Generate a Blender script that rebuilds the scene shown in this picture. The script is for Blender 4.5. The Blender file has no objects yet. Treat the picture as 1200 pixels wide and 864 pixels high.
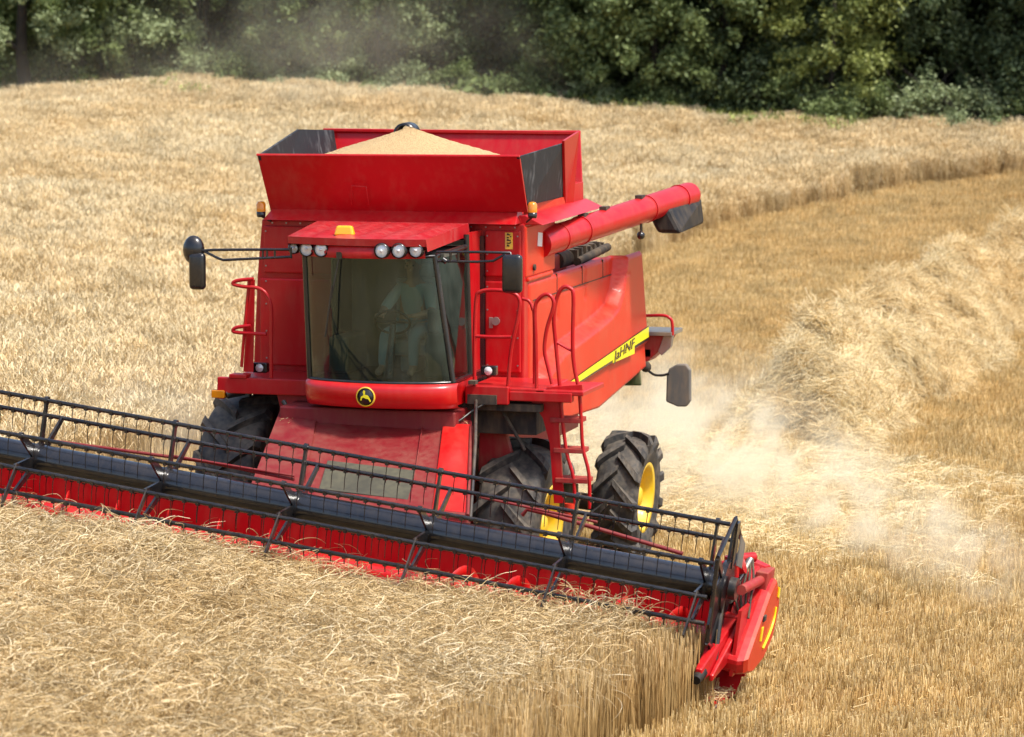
import bpy, math, random
import numpy as np
from mathutils import Vector, Matrix

random.seed(7)
rng = np.random.default_rng(7)
R = math.radians
sc = bpy.context.scene
COL = sc.collection

# ------------------------------------------------------------------ camera
PSI, TH, FPX = R(16), R(6.5), 3850.0
CAM = np.array([11.0995, -33.7452, 6.3878])
FW = np.array([-math.sin(PSI)*math.cos(TH), math.cos(PSI)*math.cos(TH), -math.sin(TH)])
RT = np.array([math.cos(PSI), math.sin(PSI), 0.0])
UP = np.cross(RT, FW)
cd = bpy.data.cameras.new('camera')
cam = bpy.data.objects.new('camera', cd); COL.objects.link(cam)
cam.matrix_world = Matrix(((RT[0], UP[0], -FW[0], CAM[0]), (RT[1], UP[1], -FW[1], CAM[1]), (RT[2], UP[2], -FW[2], CAM[2]), (0, 0, 0, 1)))
cd.sensor_width = 36; cd.lens = FPX/1200*36
cd.clip_start = 0.5; cd.clip_end = 3000
cd.dof.use_dof = True; cd.dof.focus_distance = 34.5; cd.dof.aperture_fstop = 2.4
sc.camera = cam

# ------------------------------------------------------------------ light
SUN = Vector((0.66, -0.22, 1.20)).normalized()
wd = bpy.data.worlds.new('World'); sc.world = wd; wd.use_nodes = True
nt = wd.node_tree
sky = nt.nodes.new('ShaderNodeTexSky'); sky.sky_type = 'NISHITA'; sky.sun_disc = False
sky.sun_elevation = math.asin(SUN.z); sky.sun_rotation = math.atan2(SUN.x, SUN.y)
sky.air_density = 1.0; sky.dust_density = 3.0; sky.ozone_density = 1.0
bg = nt.nodes['Background']; bg.inputs[1].default_value = 0.15
nt.links.new(sky.outputs[0], bg.inputs[0])
sd = bpy.data.lights.new('sun', 'SUN'); sd.energy = 3.0; sd.angle = R(8.0); sd.color = (1.0, .95, .87)
so = bpy.data.objects.new('sun', sd); COL.objects.link(so); so.location = (20, -20, 40)
so.rotation_euler = SUN.to_track_quat('Z', 'Y').to_euler()
sc.view_settings.view_transform = 'Standard'; sc.view_settings.look = 'None'
sc.view_settings.exposure = 0.70; sc.view_settings.gamma = 1.0; sc.view_settings.use_curve_mapping = False
sc.cycles.max_bounces = 6; sc.cycles.transparent_max_bounces = 12; sc.cycles.volume_bounces = 3
sc.cycles.diffuse_bounces = 3; sc.cycles.glossy_bounces = 3
sc.cycles.use_denoising = True
sc.cycles.volume_step_rate = 2.0

# ------------------------------------------------------------------ helpers
def W(px, py, ax, val):
    """real point on the plane axis=val seen in direction (px,py)"""
    d = FW + RT*(px-600)/FPX - UP*(py-432)/FPX
    t = (val-CAM['xyz'.index(ax)])/d['xyz'.index(ax)]
    return tuple(float(v) for v in CAM + d*t)
def WX(px, py, v): return W(px, py, 'x', v)
def WY(px, py, v): return W(px, py, 'y', v)
def pix(P):
    d = np.asarray(P, float)-CAM; Z = d@FW
    return 600+FPX*(d@RT)/Z, 432-FPX*(d@UP)/Z, Z

def tag(o, label=None, cat=None, group=None, kind=None):
    if label: o['label'] = label
    if cat: o['category'] = cat
    if group: o['group'] = group
    if kind: o['kind'] = kind
    return o

class MB:
    def __init__(s): s.v = []; s.f = []; s.sm = []
    def add(s, vs, fs, smooth=False):
        n = len(s.v); s.v += [tuple(float(c) for c in p) for p in vs]
        for f in fs: s.f.append(tuple(i+n for i in f)); s.sm.append(smooth)
    def box(s, lo, hi, rot=None, c=None):
        (x0, y0, z0), (x1, y1, z1) = lo, hi
        vs = [(x, y, z) for z in (z0, z1) for y in (y0, y1) for x in (x0, x1)]
        if rot is not None:
            c = Vector(c or ((x0+x1)/2, (y0+y1)/2, (z0+z1)/2)); vs = [tuple(rot@(Vector(p)-c)+c) for p in vs]
        s.add(vs, [(0, 2, 3, 1), (4, 5, 7, 6), (0, 1, 5, 4), (2, 6, 7, 3), (0, 4, 6, 2), (1, 3, 7, 5)])
    def hexa(s, p):   # 8 corners: bottom ring 4, top ring 4
        s.add(p, [(3, 2, 1, 0), (4, 5, 6, 7), (0, 1, 5, 4), (1, 2, 6, 5), (2, 3, 7, 6), (3, 0, 4, 7)])
    def prism(s, poly, off):  # planar polygon with thickness vector
        n = len(poly); o = Vector(off)
        vs = [Vector(p) for p in poly]+[Vector(p)+o for p in poly]
        s.add(vs, [tuple(range(n-1, -1, -1)), tuple(range(n, 2*n))]+[(i, (i+1) % n, n+(i+1) % n, n+i) for i in range(n)])
    def tube(s, path, r, n=8, caps=True, smooth=True):
        P = [Vector(p) for p in path]; m = len(P)
        rr = r if isinstance(r, (list, tuple)) else [r]*m
        T = [(P[min(i+1, m-1)]-P[max(i-1, 0)]).normalized() for i in range(m)]
        a = Vector((0, 0, 1)) if abs(T[0].z) < .9 else Vector((1, 0, 0))
        N = T[0].cross(a).normalized(); vs = []
        for i in range(m):
            N = (N-T[i]*N.dot(T[i])).normalized(); B = T[i].cross(N)
            for k in range(n):
                th = 2*math.pi*k/n; vs.append(P[i]+(N*math.cos(th)+B*math.sin(th))*rr[i])
        fs = [(i*n+k, i*n+(k+1) % n, (i+1)*n+(k+1) % n, (i+1)*n+k) for i in range(m-1) for k in range(n)]
        s.add(vs, fs, smooth)
        if caps: s.add(vs[:n], [tuple(range(n-1, -1, -1))]); s.add(vs[-n:], [tuple(range(n))])
    def lathe(s, prof, c, axis='x', n=32, a0=0, a1=2*math.pi, smooth=True):
        c = Vector(c); vs = []; full = abs(a1-a0-2*math.pi) < 1e-6; m = n if full else n+1
        for k in range(m):
            th = a0+(a1-a0)*k/n
            for (r, h) in prof:
                if axis == 'x': p = (h, r*math.cos(th), r*math.sin(th))
                elif axis == 'z': p = (r*math.cos(th), r*math.sin(th), h)
                else: p = (r*math.cos(th), h, r*math.sin(th))
                vs.append(c+Vector(p))
        q = len(prof)
        fs = [(k*q+i, ((k+1) % m)*q+i, ((k+1) % m)*q+i+1, k*q+i+1) for k in range(n) for i in range(q-1)]
        s.add(vs, fs, smooth)
    def ball(s, c, r, n=12):
        if not hasattr(r, '__len__'): r = (r, r, r)
        vs = []; m = n//2
        for i in range(m+1):
            t = math.pi*i/m
            for k in range(n):
                p = 2*math.pi*k/n; vs.append((c[0]+r[0]*math.sin(t)*math.cos(p), c[1]+r[1]*math.sin(t)*math.sin(p), c[2]+r[2]*math.cos(t)))
        s.add(vs, [(i*n+k, (i+1)*n+k, (i+1)*n+(k+1) % n, i*n+(k+1) % n) for i in range(m) for k in range(n)], True)
    def build(s, name, mat, parent=None, bevel=0, label=None, loc=None):
        me = bpy.data.meshes.new(name); me.from_pydata(s.v, [], s.f)
        me.polygons.foreach_set('use_smooth', s.sm); me.materials.append(mat); me.update()
        o = bpy.data.objects.new(name, me); COL.objects.link(o)
        if parent: o.parent = parent
        if loc: o.location = loc
        if bevel:
            b = o.modifiers.new('bevel', 'BEVEL'); b.width = bevel; b.segments = 2; b.limit_method = 'ANGLE'; b.angle_limit = R(40)
        if label: o['label'] = label
        return o

def lerp(a, b, t): return tuple(a[i]+(b[i]-a[i])*t for i in range(3))
def smooth_path(pts, n=6):   # Catmull-Rom through points
    P = [Vector(p) for p in pts]; P = [P[0]*2-P[1]]+P+[P[-1]*2-P[-2]]; out = []
    for i in range(1, len(P)-2):
        for k in range(n):
            t = k/n; a, b, c, d = P[i-1:i+3]
            out.append(.5*((2*b)+(c-a)*t+(2*a-5*b+4*c-d)*t*t+(3*b-a-3*c+d)*t**3))
    out.append(P[-2]); return [tuple(p) for p in out]

# ------------------------------------------------------------------ materials
def newmat(name):
    m = bpy.data.materials.new(name); m.use_nodes = True
    return m, m.node_tree, m.node_tree.nodes['Principled BSDF']
def mixnode(nt, a, b, fac):
    n = nt.nodes.new('ShaderNodeMix'); n.data_type = 'RGBA'
    for k, v in ((6, a), (7, b)):
        if isinstance(v, tuple): n.inputs[k].default_value = (*v, 1)
        else: nt.links.new(v, n.inputs[k])
    if isinstance(fac, float): n.inputs[0].default_value = fac
    else: nt.links.new(fac, n.inputs[0])
    return n.outputs[2]
def noise(nt, scale, detail=4, vec=None, rough=.55):
    n = nt.nodes.new('ShaderNodeTexNoise'); n.inputs['Scale'].default_value = scale; n.inputs['Detail'].default_value = detail; n.inputs['Roughness'].default_value = rough
    if vec is not None: nt.links.new(vec, n.inputs['Vector'])
    return n.outputs['Fac']
def ramp(nt, fac, stops):
    n = nt.nodes.new('ShaderNodeValToRGB'); e = n.color_ramp.elements
    while len(e) < len(stops): e.new(.5)
    for el, (p, c) in zip(e, stops):
        el.position = p; el.color = (*c, 1) if isinstance(c, tuple) else (c, c, c, 1)
    nt.links.new(fac, n.inputs[0]); return n.outputs[0]
def objco(nt, scale=(1, 1, 1)):
    t = nt.nodes.new('ShaderNodeTexCoord'); m = nt.nodes.new('ShaderNodeMapping'); m.inputs['Scale'].default_value = scale
    nt.links.new(t.outputs['Object'], m.inputs[0]); return m.outputs[0]
def paint(name, col, rough=.35, dust=.35, dustcol=(.42, .30, .17), metal=0, coat=.3, bump=.12, lo=.48, streak=True, spec=.5):
    m, nt, b = newmat(name)
    co = objco(nt)
    n1 = noise(nt, 2.3, 6, co); n2 = noise(nt, 14, 5, objco(nt, (1, 1, .25) if streak else (1, 1, 1)))
    mul = nt.nodes.new('ShaderNodeMath'); mul.operation = 'MULTIPLY'; nt.links.new(n1, mul.inputs[0]); nt.links.new(n2, mul.inputs[1])
    # settled dust lies on faces that look up
    ge = nt.nodes.new('ShaderNodeNewGeometry'); sp = nt.nodes.new('ShaderNodeSeparateXYZ'); nt.links.new(ge.outputs['Normal'], sp.inputs[0])
    ma = nt.nodes.new('ShaderNodeMath'); ma.operation = 'MULTIPLY_ADD'; nt.links.new(sp.outputs['Z'], ma.inputs[0]); ma.inputs[1].default_value = .07; nt.links.new(mul.outputs[0], ma.inputs[2])
    f = ramp(nt, ma.outputs[0], [(lo*.42, 0.03*dust), (lo*.95, dust)])
    var = mixnode(nt, tuple(c*.86 for c in col), tuple(min(1, c*1.08) for c in col), noise(nt, 1.1, 3, co))
    c = mixnode(nt, var, dustcol, f)
    nt.links.new(c, b.inputs['Base Color'])
    rr = ramp(nt, f, [(0, rough), (1, min(.95, rough+.45))]); nt.links.new(rr, b.inputs['Roughness'])
    b.inputs['Metallic'].default_value = metal; b.inputs['Coat Weight'].default_value = coat; b.inputs['Coat Roughness'].default_value = .18
    b.inputs['Specular IOR Level'].default_value = spec
    if bump:
        bp = nt.nodes.new('ShaderNodeBump'); bp.inputs['Strength'].default_value = bump; bp.inputs['Distance'].default_value = .02
        nt.links.new(noise(nt, 3.0, 3, co), bp.inputs['Height']); nt.links.new(bp.outputs[0], b.inputs['Normal'])
    return m
M = {}
M['red'] = paint('red_paint', (.47, .002, .007), .34, .12, dustcol=(.40, .22, .14), coat=.12, spec=.35)
M['roof'] = paint('dusty_sky_sheen_roof_paint', (.46, .008, .015), .36, .28, dustcol=(.45, .24, .2), coat=.3, lo=.55)  # pink mottling is dust plus the sky's reflection put into the colour
M['orange'] = paint('sunlit_red_paint', (.62, .028, .008), .42, .14, coat=.12, spec=.35)  # same red, with warm sunlight on the right-hand sides put into the colour
M['red_dirty'] = paint('dusty_red_paint', (.36, .008, .012), .5, .42, dustcol=(.30, .15, .08), coat=.0, lo=.44)
M['red_bright'] = paint('bright_red_paint', (.56, .003, .005), .3, .08, coat=.25)
M['black'] = paint('black_paint', (.007, .008, .011), .24, .07, coat=.35, bump=.03)
M['gloss'] = paint('glossy_black_paint', (.006, .007, .010), .16, .04, coat=.8, bump=.02)
M['blackmetal'] = paint('black_steel', (.012, .012, .013), .4, .2, bump=.05)
M['rubbersheet'] = paint('scuffed_black_sheet', (.012, .013, .015), .6, .8, dustcol=(.30, .31, .31), bump=.4, lo=.66, coat=0, spec=.25)
M['tyre'] = paint('tyre_rubber', (.020, .020, .021), .62, .65, dustcol=(.20, .165, .12), coat=0, bump=.2, lo=.44, streak=False)
M['yellow'] = paint('yellow_paint', (.86, .55, .008), .4, .5, coat=.2, lo=.48)
M['stripe'] = paint('yellow_stripe', (.92, .78, .01), .4, .06, coat=.2)
M['dark'] = paint('dark_grime', (.02, .017, .015), .8, .5, dustcol=(.2, .14, .08), coat=0, lo=.4)
M['rubber'] = paint('black_rubber', (.010, .010, .011), .55, .15, coat=0, spec=.3, bump=.05)
M['steel'] = paint('grey_steel', (.32, .32, .31), .4, .4, metal=.7, lo=.5)
M['greyplate'] = paint('grey_plate', (.13, .13, .12), .6, .5, coat=0)
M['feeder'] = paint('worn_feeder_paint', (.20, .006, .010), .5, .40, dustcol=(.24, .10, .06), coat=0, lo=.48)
M['hatch'] = paint('hatch_plate', (.055, .052, .036), .6, .3, dustcol=(.2, .18, .10), coat=0)
M['green'] = paint('green_paint', (.03, .09, .02), .5, .45, lo=.4)
M['white'] = paint('white_decal', (.8, .8, .78), .5, .1)
M['seat'] = paint('seat_fabric', (.22, .25, .26), .9, .1, coat=0)
M['beige'] = paint('cab_lining', (.07, .075, .06), .9, .1, coat=0)
def simple(name, col, rough=.5, **kw):
    m, nt, b = newmat(name); b.inputs['Base Color'].default_value = (*col, 1); b.inputs['Roughness'].default_value = rough
    for k, v in kw.items(): b.inputs[k].default_value = v
    return m
M['amber'] = simple('amber_lens', (.95, .33, .01), .15, **{'Transmission Weight': .3, 'Coat Weight': .6})
M['amber_y'] = simple('yellow_lens', (.95, .55, .01), .15, **{'Transmission Weight': .2, 'Coat Weight': .6})
M['lens'] = paint('lamp_glass', (.85, .86, .86), .12, .05, metal=.15, coat=1, bump=1.0)
M['mirror'] = simple('mirror_glass', (.8, .8, .8), .03, Metallic=1.0)
M['skin'] = simple('skin', (.42, .24, .17), .55)
M['shirt'] = paint('pale_blue_cloth', (.32, .38, .38), .9, .05, coat=0, bump=.6)
M['jeans'] = paint('faded_jeans', (.20, .29, .35), .9, .05, coat=0, bump=.6)
M['hair'] = simple('brown_hair', (.06, .04, .025), .7)
# tinted dusty cab glass
m, nt, b = newmat('tinted_glass'); out = nt.nodes['Material Output']
tr = nt.nodes.new('ShaderNodeBsdfTransparent'); tr.inputs[0].default_value = (.50, .64, .55, 1)
gl = nt.nodes.new('ShaderNodeBsdfGlossy'); gl.inputs['Roughness'].default_value = .03; gl.inputs[0].default_value = (.75, .92, .88, 1)
bp = nt.nodes.new('ShaderNodeBump'); bp.inputs['Strength'].default_value = .2; bp.inputs['Distance'].default_value = .04
nt.links.new(noise(nt, 1.6, 2, objco(nt)), bp.inputs['Height']); nt.links.new(bp.outputs[0], gl.inputs['Normal'])
fr = nt.nodes.new('ShaderNodeFresnel'); fr.inputs[0].default_value = 1.6
mx = nt.nodes.new('ShaderNodeMixShader'); nt.links.new(fr.outputs[0], mx.inputs[0]); nt.links.new(tr.outputs[0], mx.inputs[1]); nt.links.new(gl.outputs[0], mx.inputs[2])
df = nt.nodes.new('ShaderNodeBsdfDiffuse'); df.inputs[0].default_value = (.30, .32, .26, 1)
mx2 = nt.nodes.new('ShaderNodeMixShader'); nt.links.new(ramp(nt, noise(nt, 5, 6, objco(nt, (1, 1, .3))), [(.35, .0), (.85, .10)]), mx2.inputs[0])
nt.links.new(mx.outputs[0], mx2.inputs[1]); nt.links.new(df.outputs[0], mx2.inputs[2]); nt.links.new(mx2.outputs[0], out.inputs[0])
M['glass'] = m

def plantmat(name, stops, trans=.25, patch=None, rough=.7):
    """stops: colour ramp over the per-blade tint attribute; patch: colour drifting over the field"""
    m, nt, b = newmat(name); out = nt.nodes['Material Output']
    at = nt.nodes.new('ShaderNodeAttribute'); at.attribute_name = 'tint'
    c = ramp(nt, at.outputs['Fac'], stops)
    oi = nt.nodes.new('ShaderNodeObjectInfo')
    if patch:
        ge = nt.nodes.new('ShaderNodeNewGeometry')
        f = ramp(nt, noise(nt, .22, 5, ge.outputs['Position'], .65), [(.38, 0.0), (.62, 1.0)])
        c = mixnode(nt, c, patch, None or f) if False else c
        mm = nt.nodes.new('ShaderNodeMix'); mm.data_type = 'RGBA'; mm.blend_type = 'MULTIPLY'; mm.inputs[0].default_value = 1
        nt.links.new(c, mm.inputs[6]); nt.links.new(mixnode(nt, (1, 1, 1), patch, f), mm.inputs[7]); c = mm.outputs[2]
    hs = nt.nodes.new('ShaderNodeHueSaturation'); nt.links.new(c, hs.inputs['Color'])
    mr = nt.nodes.new('ShaderNodeMapRange'); nt.links.new(oi.outputs['Random'], mr.inputs[0]); mr.inputs[3].default_value = .82; mr.inputs[4].default_value = 1.15
    nt.links.new(mr.outputs[0], hs.inputs['Value']); c = hs.outputs[0]
    nt.links.new(c, b.inputs['Base Color']); b.inputs['Roughness'].default_value = rough; b.inputs['Specular IOR Level'].default_value = .3
    if trans:
        t = nt.nodes.new('ShaderNodeBsdfTranslucent'); nt.links.new(c, t.inputs[0])
        x = nt.nodes.new('ShaderNodeMixShader'); x.inputs[0].default_value = trans
        nt.links.new(b.outputs[0], x.inputs[1]); nt.links.new(t.outputs[0], x.inputs[2]); nt.links.new(x.outputs[0], out.inputs[0])
    return m
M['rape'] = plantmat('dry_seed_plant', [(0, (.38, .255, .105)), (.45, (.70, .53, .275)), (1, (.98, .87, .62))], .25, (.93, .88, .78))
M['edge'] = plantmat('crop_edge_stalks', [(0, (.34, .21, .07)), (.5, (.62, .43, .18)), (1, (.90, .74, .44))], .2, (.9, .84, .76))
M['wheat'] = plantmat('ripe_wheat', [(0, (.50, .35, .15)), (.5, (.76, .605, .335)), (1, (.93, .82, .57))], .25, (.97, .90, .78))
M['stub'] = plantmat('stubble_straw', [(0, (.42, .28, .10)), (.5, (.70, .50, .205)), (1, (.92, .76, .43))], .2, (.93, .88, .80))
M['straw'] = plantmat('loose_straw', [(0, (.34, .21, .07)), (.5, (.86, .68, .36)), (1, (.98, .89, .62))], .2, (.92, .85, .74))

# ------------------------------------------------------------------ terrain
FX = [-41.12, -32.28, -26.61, -19.77, -14.47, -9.33, -0.67, 8.7]
FZ = [2.55, 2.81, 3.19, 2.88, 2.52, 2.12, 1.97, 1.96]
def terr(x, y):
    x = np.asarray(x, float); y = np.asarray(y, float)
    h0 = -.128*np.clip(x, -40, 40)-.06*np.clip(y, -40, 60)
    t = np.clip((y-3)/57, 0, 1)**1.5
    return (1-t)*h0+t*np.interp(x, FX, FZ)
def bump2(x, y):
    return .05*np.sin(.9*x+.4*y)*np.sin(.55*y-.2*x)+.03*np.sin(2.1*x+1.7*y+1)
def BX(y):  # edge between standing crop (left) and stubble (right), behind the header
    return np.interp(y, [-3.8, 39, 46, 50.4, 53.5, 56.5, 58.5], [-4.4, -7, -6.3, -4.7, -3.2, -.2, 16])
def standing(x, y):
    return np.where(y < -3.85, x < 4.22+.22*np.clip((y+6.2)/2, 0, 1)+.04*np.sin(9*y), (x < BX(y)+.12*np.sin(3*y)) | (y > 58.5))

def nodes_scatter(name, P, rot, scl, idx, protos, mat):
    me = bpy.data.meshes.new(name); me.vertices.add(len(P)); me.vertices.foreach_set('co', P.astype(np.float32).ravel())
    a = me.attributes.new('rot', 'FLOAT_VECTOR', 'POINT'); a.data.foreach_set('vector', rot.astype(np.float32).ravel())
    a = me.attributes.new('scl', 'FLOAT_VECTOR', 'POINT'); a.data.foreach_set('vector', scl.astype(np.float32).ravel())
    a = me.attributes.new('pick', 'INT', 'POINT'); a.data.foreach_set('value', idx.astype(np.int32))
    me.materials.append(mat)
    o = bpy.data.objects.new(name, me); COL.objects.link(o)
    src = bpy.data.collections.new(name+'_blades')
    for i, pm in enumerate(protos):
        q = bpy.data.objects.new('%s_blade_%02d' % (name, i), pm); src.objects.link(q)
    g = bpy.data.node_groups.new(name+'_scatter', 'GeometryNodeTree')
    g.interface.new_socket('Geometry', in_out='INPUT', socket_type='NodeSocketGeometry')
    g.interface.new_socket('Geometry', in_out='OUTPUT', socket_type='NodeSocketGeometry')
    N = g.nodes; gi = N.new('NodeGroupInput'); go = N.new('NodeGroupOutput')
    ci = N.new('GeometryNodeCollectionInfo'); ci.inputs[0].default_value = src; ci.inputs[1].default_value = True; ci.inputs[2].default_value = True
    ip = N.new('GeometryNodeInstanceOnPoints')
    def attr(nm, t):
        n = N.new('GeometryNodeInputNamedAttribute'); n.data_type = t; n.inputs[0].default_value = nm; return n.outputs[0]
    L = g.links.new
    L(gi.outputs[0], ip.inputs['Points']); L(ci.outputs[0], ip.inputs['Instance']); ip.inputs['Pick Instance'].default_value = True
    L(attr('pick', 'INT'), ip.inputs['Instance Index']); L(attr('rot', 'FLOAT_VECTOR'), ip.inputs['Rotation']); L(attr('scl', 'FLOAT_VECTOR'), ip.inputs['Scale'])
    L(ip.outputs[0], go.inputs[0])
    md = o.modifiers.new('scatter', 'NODES'); md.node_group = g
    return o

class Blades:  # fast blade mesh: three-sided tapered tubes along paths, with a tint per vertex
    def __init__(s): s.v = []; s.f = []; s.t = []; s.n = 0
    def blade(s, path, r0, r1, tint, t1=None):
        path = np.asarray(path); m = len(path); T = path[-1]-path[0]; T = T/(np.linalg.norm(T)+1e-9)
        a = np.array([0, 0, 1.]) if abs(T[2]) < .8 else np.array([1., 0, 0])
        ph = random.random()*6.28; N = np.cross(T, a); N /= np.linalg.norm(N); B = np.cross(T, N)
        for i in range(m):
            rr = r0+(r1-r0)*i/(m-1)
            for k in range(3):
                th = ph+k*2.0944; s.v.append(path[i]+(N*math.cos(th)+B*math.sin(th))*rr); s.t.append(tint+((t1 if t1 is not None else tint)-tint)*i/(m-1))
        for i in range(m-1):
            for k in range(3):
                a0 = s.n+i*3+k; a1 = s.n+i*3+(k+1) % 3; s.f.append((a0, a1, a1+3, a0+3))
        s.n += 3*m
    def quad(s, c, u, v, tint):
        for p in (c-u-v, c+u-v, c+u+v, c-u+v): s.v.append(p); s.t.append(tint)
        s.f.append((s.n, s.n+1, s.n+2, s.n+3)); s.n += 4
    def mesh(s, name, mat):
        me = bpy.data.meshes.new(name); me.from_pydata([tuple(p) for p in s.v], [], s.f)
        at = me.attributes.new('tint', 'FLOAT', 'POINT'); at.data.foreach_set('value', np.array(s.t, np.float32))
        me.materials.append(mat); return me
U = random.uniform
def proto_rape(size=.34):
    b = Blades()
    for _ in range(26):   # upright stalks
        x, y = U(-size, size)*.55, U(-size, size)*.55; h = U(.45, .68); lx, ly = U(-.08, .08), U(-.08, .08)
        b.blade([(x, y, 0), (x+lx*.4, y+ly*.4, h*.5), (x+lx, y+ly, h)], .0045, .0035, U(0, .45), U(.3, .6))
    for _ in range(78):   # tangle of curved pod-bearing branches
        x, y, z = U(-size, size)*.6, U(-size, size)*.6, U(.40, .66)
        an = U(0, 6.28); turn = random.choice((-1, 1))*U(.1, .6); el = U(-.1, 1.0); p = [(x, y, z)]
        L = U(.14, .42); k = 8; t = min(1, max(0, random.gauss(.55, .3)))
        for i in range(k):
            an += turn+U(-.12, .12); el -= U(0, .28)
            d = L/k; x += math.cos(an)*math.cos(el)*d; y += math.sin(an)*math.cos(el)*d; z += math.sin(el)*d; p.append((x, y, z))
        b.blade(p, .0030+.0012*t, .0018, t*.85, t)
    return b
def proto_edge(size=.3):  # straighter stalks seen at the cut edge
    b = Blades()
    for _ in range(70):
        x, y = U(-size, size)*.5, U(-size, size)*.5; h = U(.5, .74); lx, ly = U(-.05, .05), U(-.05, .05)
        b.blade([(x, y, 0), (x+lx*.3, y+ly*.3, h*.55), (x+lx, y+ly, h)], .0045, .0035, U(0, .35), U(.35, .9))
    return b
def proto_wheat(size=.5, n=105):
    b = Blades()
    for _ in range(n):
        x, y = U(-size, size)*.55, U(-size, size)*.55; h = U(.50, .68); lx, ly = U(-.07, .07), U(-.07, .07); t = U(.15, .7)
        b.blade([(x, y, 0), (x+lx*.3, y+ly*.3, h*.6), (x+lx, y+ly, h)], .004, .003, t*.6, t)
        e = U(.05, .09); dx, dy = U(-.06, .06), U(-.06, .06); tt = min(1, t+.25)
        b.blade([(x+lx, y+ly, h), (x+lx+dx*.5, y+ly+dy*.5, h+e*.6), (x+lx+dx, y+ly+dy, h+e*.9)], .008, .003, tt, min(1, tt+.2))
        if random.random() < .4:
            a = U(0, 6.28); z = U(.2, .5); l = U(.1, .2)
            b.blade([(x, y, z), (x+math.cos(a)*l*.6, y+math.sin(a)*l*.6, z+.08), (x+math.cos(a)*l, y+math.sin(a)*l, z-.02)], .006, .002, U(.3, 1))
    return b
def proto_stubble(size=.5):
    b = Blades()
    for rrow in range(4):
        for _ in range(34):
            x = (rrow-1.5)*.125+random.gauss(0, .017); y = U(-size, size)*.52; h = max(.05, random.gauss(.125, .03)); lx, ly = U(-.03, .03), U(-.03, .03)
            t = min(1, max(0, random.gauss(.45, .27))); b.blade([(x, y, 0), (x+lx, y+ly, h)], .0046, .0040, t*.5, min(1, t+.25))
    for _ in range(26):
        x, y, z = U(-size, size)*.55, U(-size, size)*.55, U(.005, .05); a = U(0, 6.28); l = U(.05, .16)
        b.blade([(x, y, z), (x+math.cos(a)*l, y+math.sin(a)*l, z+U(-.01, .04))], .004, .003, U(.3, 1))
    return b
def proto_straw(size=.35):
    b = Blades()
    for _ in range(85):
        x, y, z = U(-size, size)*.55, U(-size, size)*.55, U(-.02, .07); a = random.gauss(0, .7)+random.choice((0, 3.14159)); tn = U(-.35, .35); el = U(-.45, .5); p = [(x, y, z)]; l = U(.16, .42)
        for i in range(3):
            x += math.cos(a)*l/3; y += math.sin(a)*l/3; z += math.sin(el)*l/3; a += tn; el -= .3; p.append((x, y, z))
        b.blade(p, .0042, .003, U(0, 1) if random.random() < .3 else U(.45, 1))
    return b

def grid_points(x0, x1, y0, y1, step, test, jit=.5, margin=260):
    xs = np.arange(x0, x1, step); ys = np.arange(y0, y1, step); X, Y = np.meshgrid(xs, ys); X = X.ravel(); Y = Y.ravel()
    X = X+rng.uniform(-jit, jit, X.size)*step; Y = Y+rng.uniform(-jit, jit, Y.size)*step
    k = test(X, Y); X, Y = X[k], Y[k]; Z = terr(X, Y)
    D = np.stack([X, Y, Z], 1)-CAM; d = D@FW; px = 600+FPX*(D@RT)/np.maximum(d, .1); py = 432-FPX*(D@UP)/np.maximum(d, .1)
    k = (d > 15) & (px > -margin) & (px < 1200+margin) & (py > -200) & (py < 864+margin)
    return X[k], Y[k], Z[k]
def place(name, X, Y, Z, protos, mat, smin, smax, rotz=None, tilt=.08, zs=None):
    n = len(X); P = np.stack([X, Y, Z], 1)
    rz = rng.uniform(0, 6.283, n) if rotz is None else rotz+rng.normal(0, .06, n)+np.pi*rng.integers(0, 2, n)
    rot = np.stack([rng.normal(0, tilt, n), rng.normal(0, tilt, n), rz], 1)
    s = rng.uniform(smin, smax, n); scl = np.stack([s, s, s*(zs if zs is not None else 1)], 1)
    return nodes_scatter(name, P, rot, scl, rng.integers(0, len(protos), n), protos, mat)
#ENV
# ground sheet
gx = np.concatenate([np.linspace(-900, -60, 15), np.arange(-58, 40, .5), np.linspace(42, 900, 15)])
gy = np.concatenate([np.linspace(-600, -40, 10), np.arange(-38, 70, .5), np.linspace(72, 1500, 20)])
GX, GY = np.meshgrid(gx, gy); GZ = terr(GX, GY)+np.where((abs(GX) < 60) & (GY < 72), .25*bump2(GX, GY), 0)
vs = np.stack([GX.ravel(), GY.ravel(), GZ.ravel()], 1); nx = len(gx)
fs = [(j*nx+i, j*nx+i+1, (j+1)*nx+i+1, (j+1)*nx+i) for j in range(len(gy)-1) for i in range(nx-1)]
me = bpy.data.meshes.new('ground'); me.from_pydata(vs.tolist(), [], fs); me.polygons.foreach_set('use_smooth', [True]*len(fs))
m, nt, b = newmat('field_soil'); ge = nt.nodes.new('ShaderNodeNewGeometry')
mp = nt.nodes.new('ShaderNodeMapping'); mp.inputs['Scale'].default_value = (1, .25, 1); nt.links.new(ge.outputs['Position'], mp.inputs[0])
c = mixnode(nt, (.26, .17, .08), (.48, .34, .155), ramp(nt, noise(nt, 9, 8, mp.outputs[0], .7), [(.35, 0.0), (.65, 1.0)]))
c = mixnode(nt, c, (.34, .24, .12), ramp(nt, noise(nt, .3, 4, ge.outputs['Position']), [(.4, 0.0), (.65, .6)]))
nt.links.new(c, b.inputs['Base Color']); b.inputs['Roughness'].default_value = .95; b.inputs['Specular IOR Level'].default_value = .1
bp = nt.nodes.new('ShaderNodeBump'); bp.inputs['Strength'].default_value = .8; bp.inputs['Distance'].default_value = .06
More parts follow.
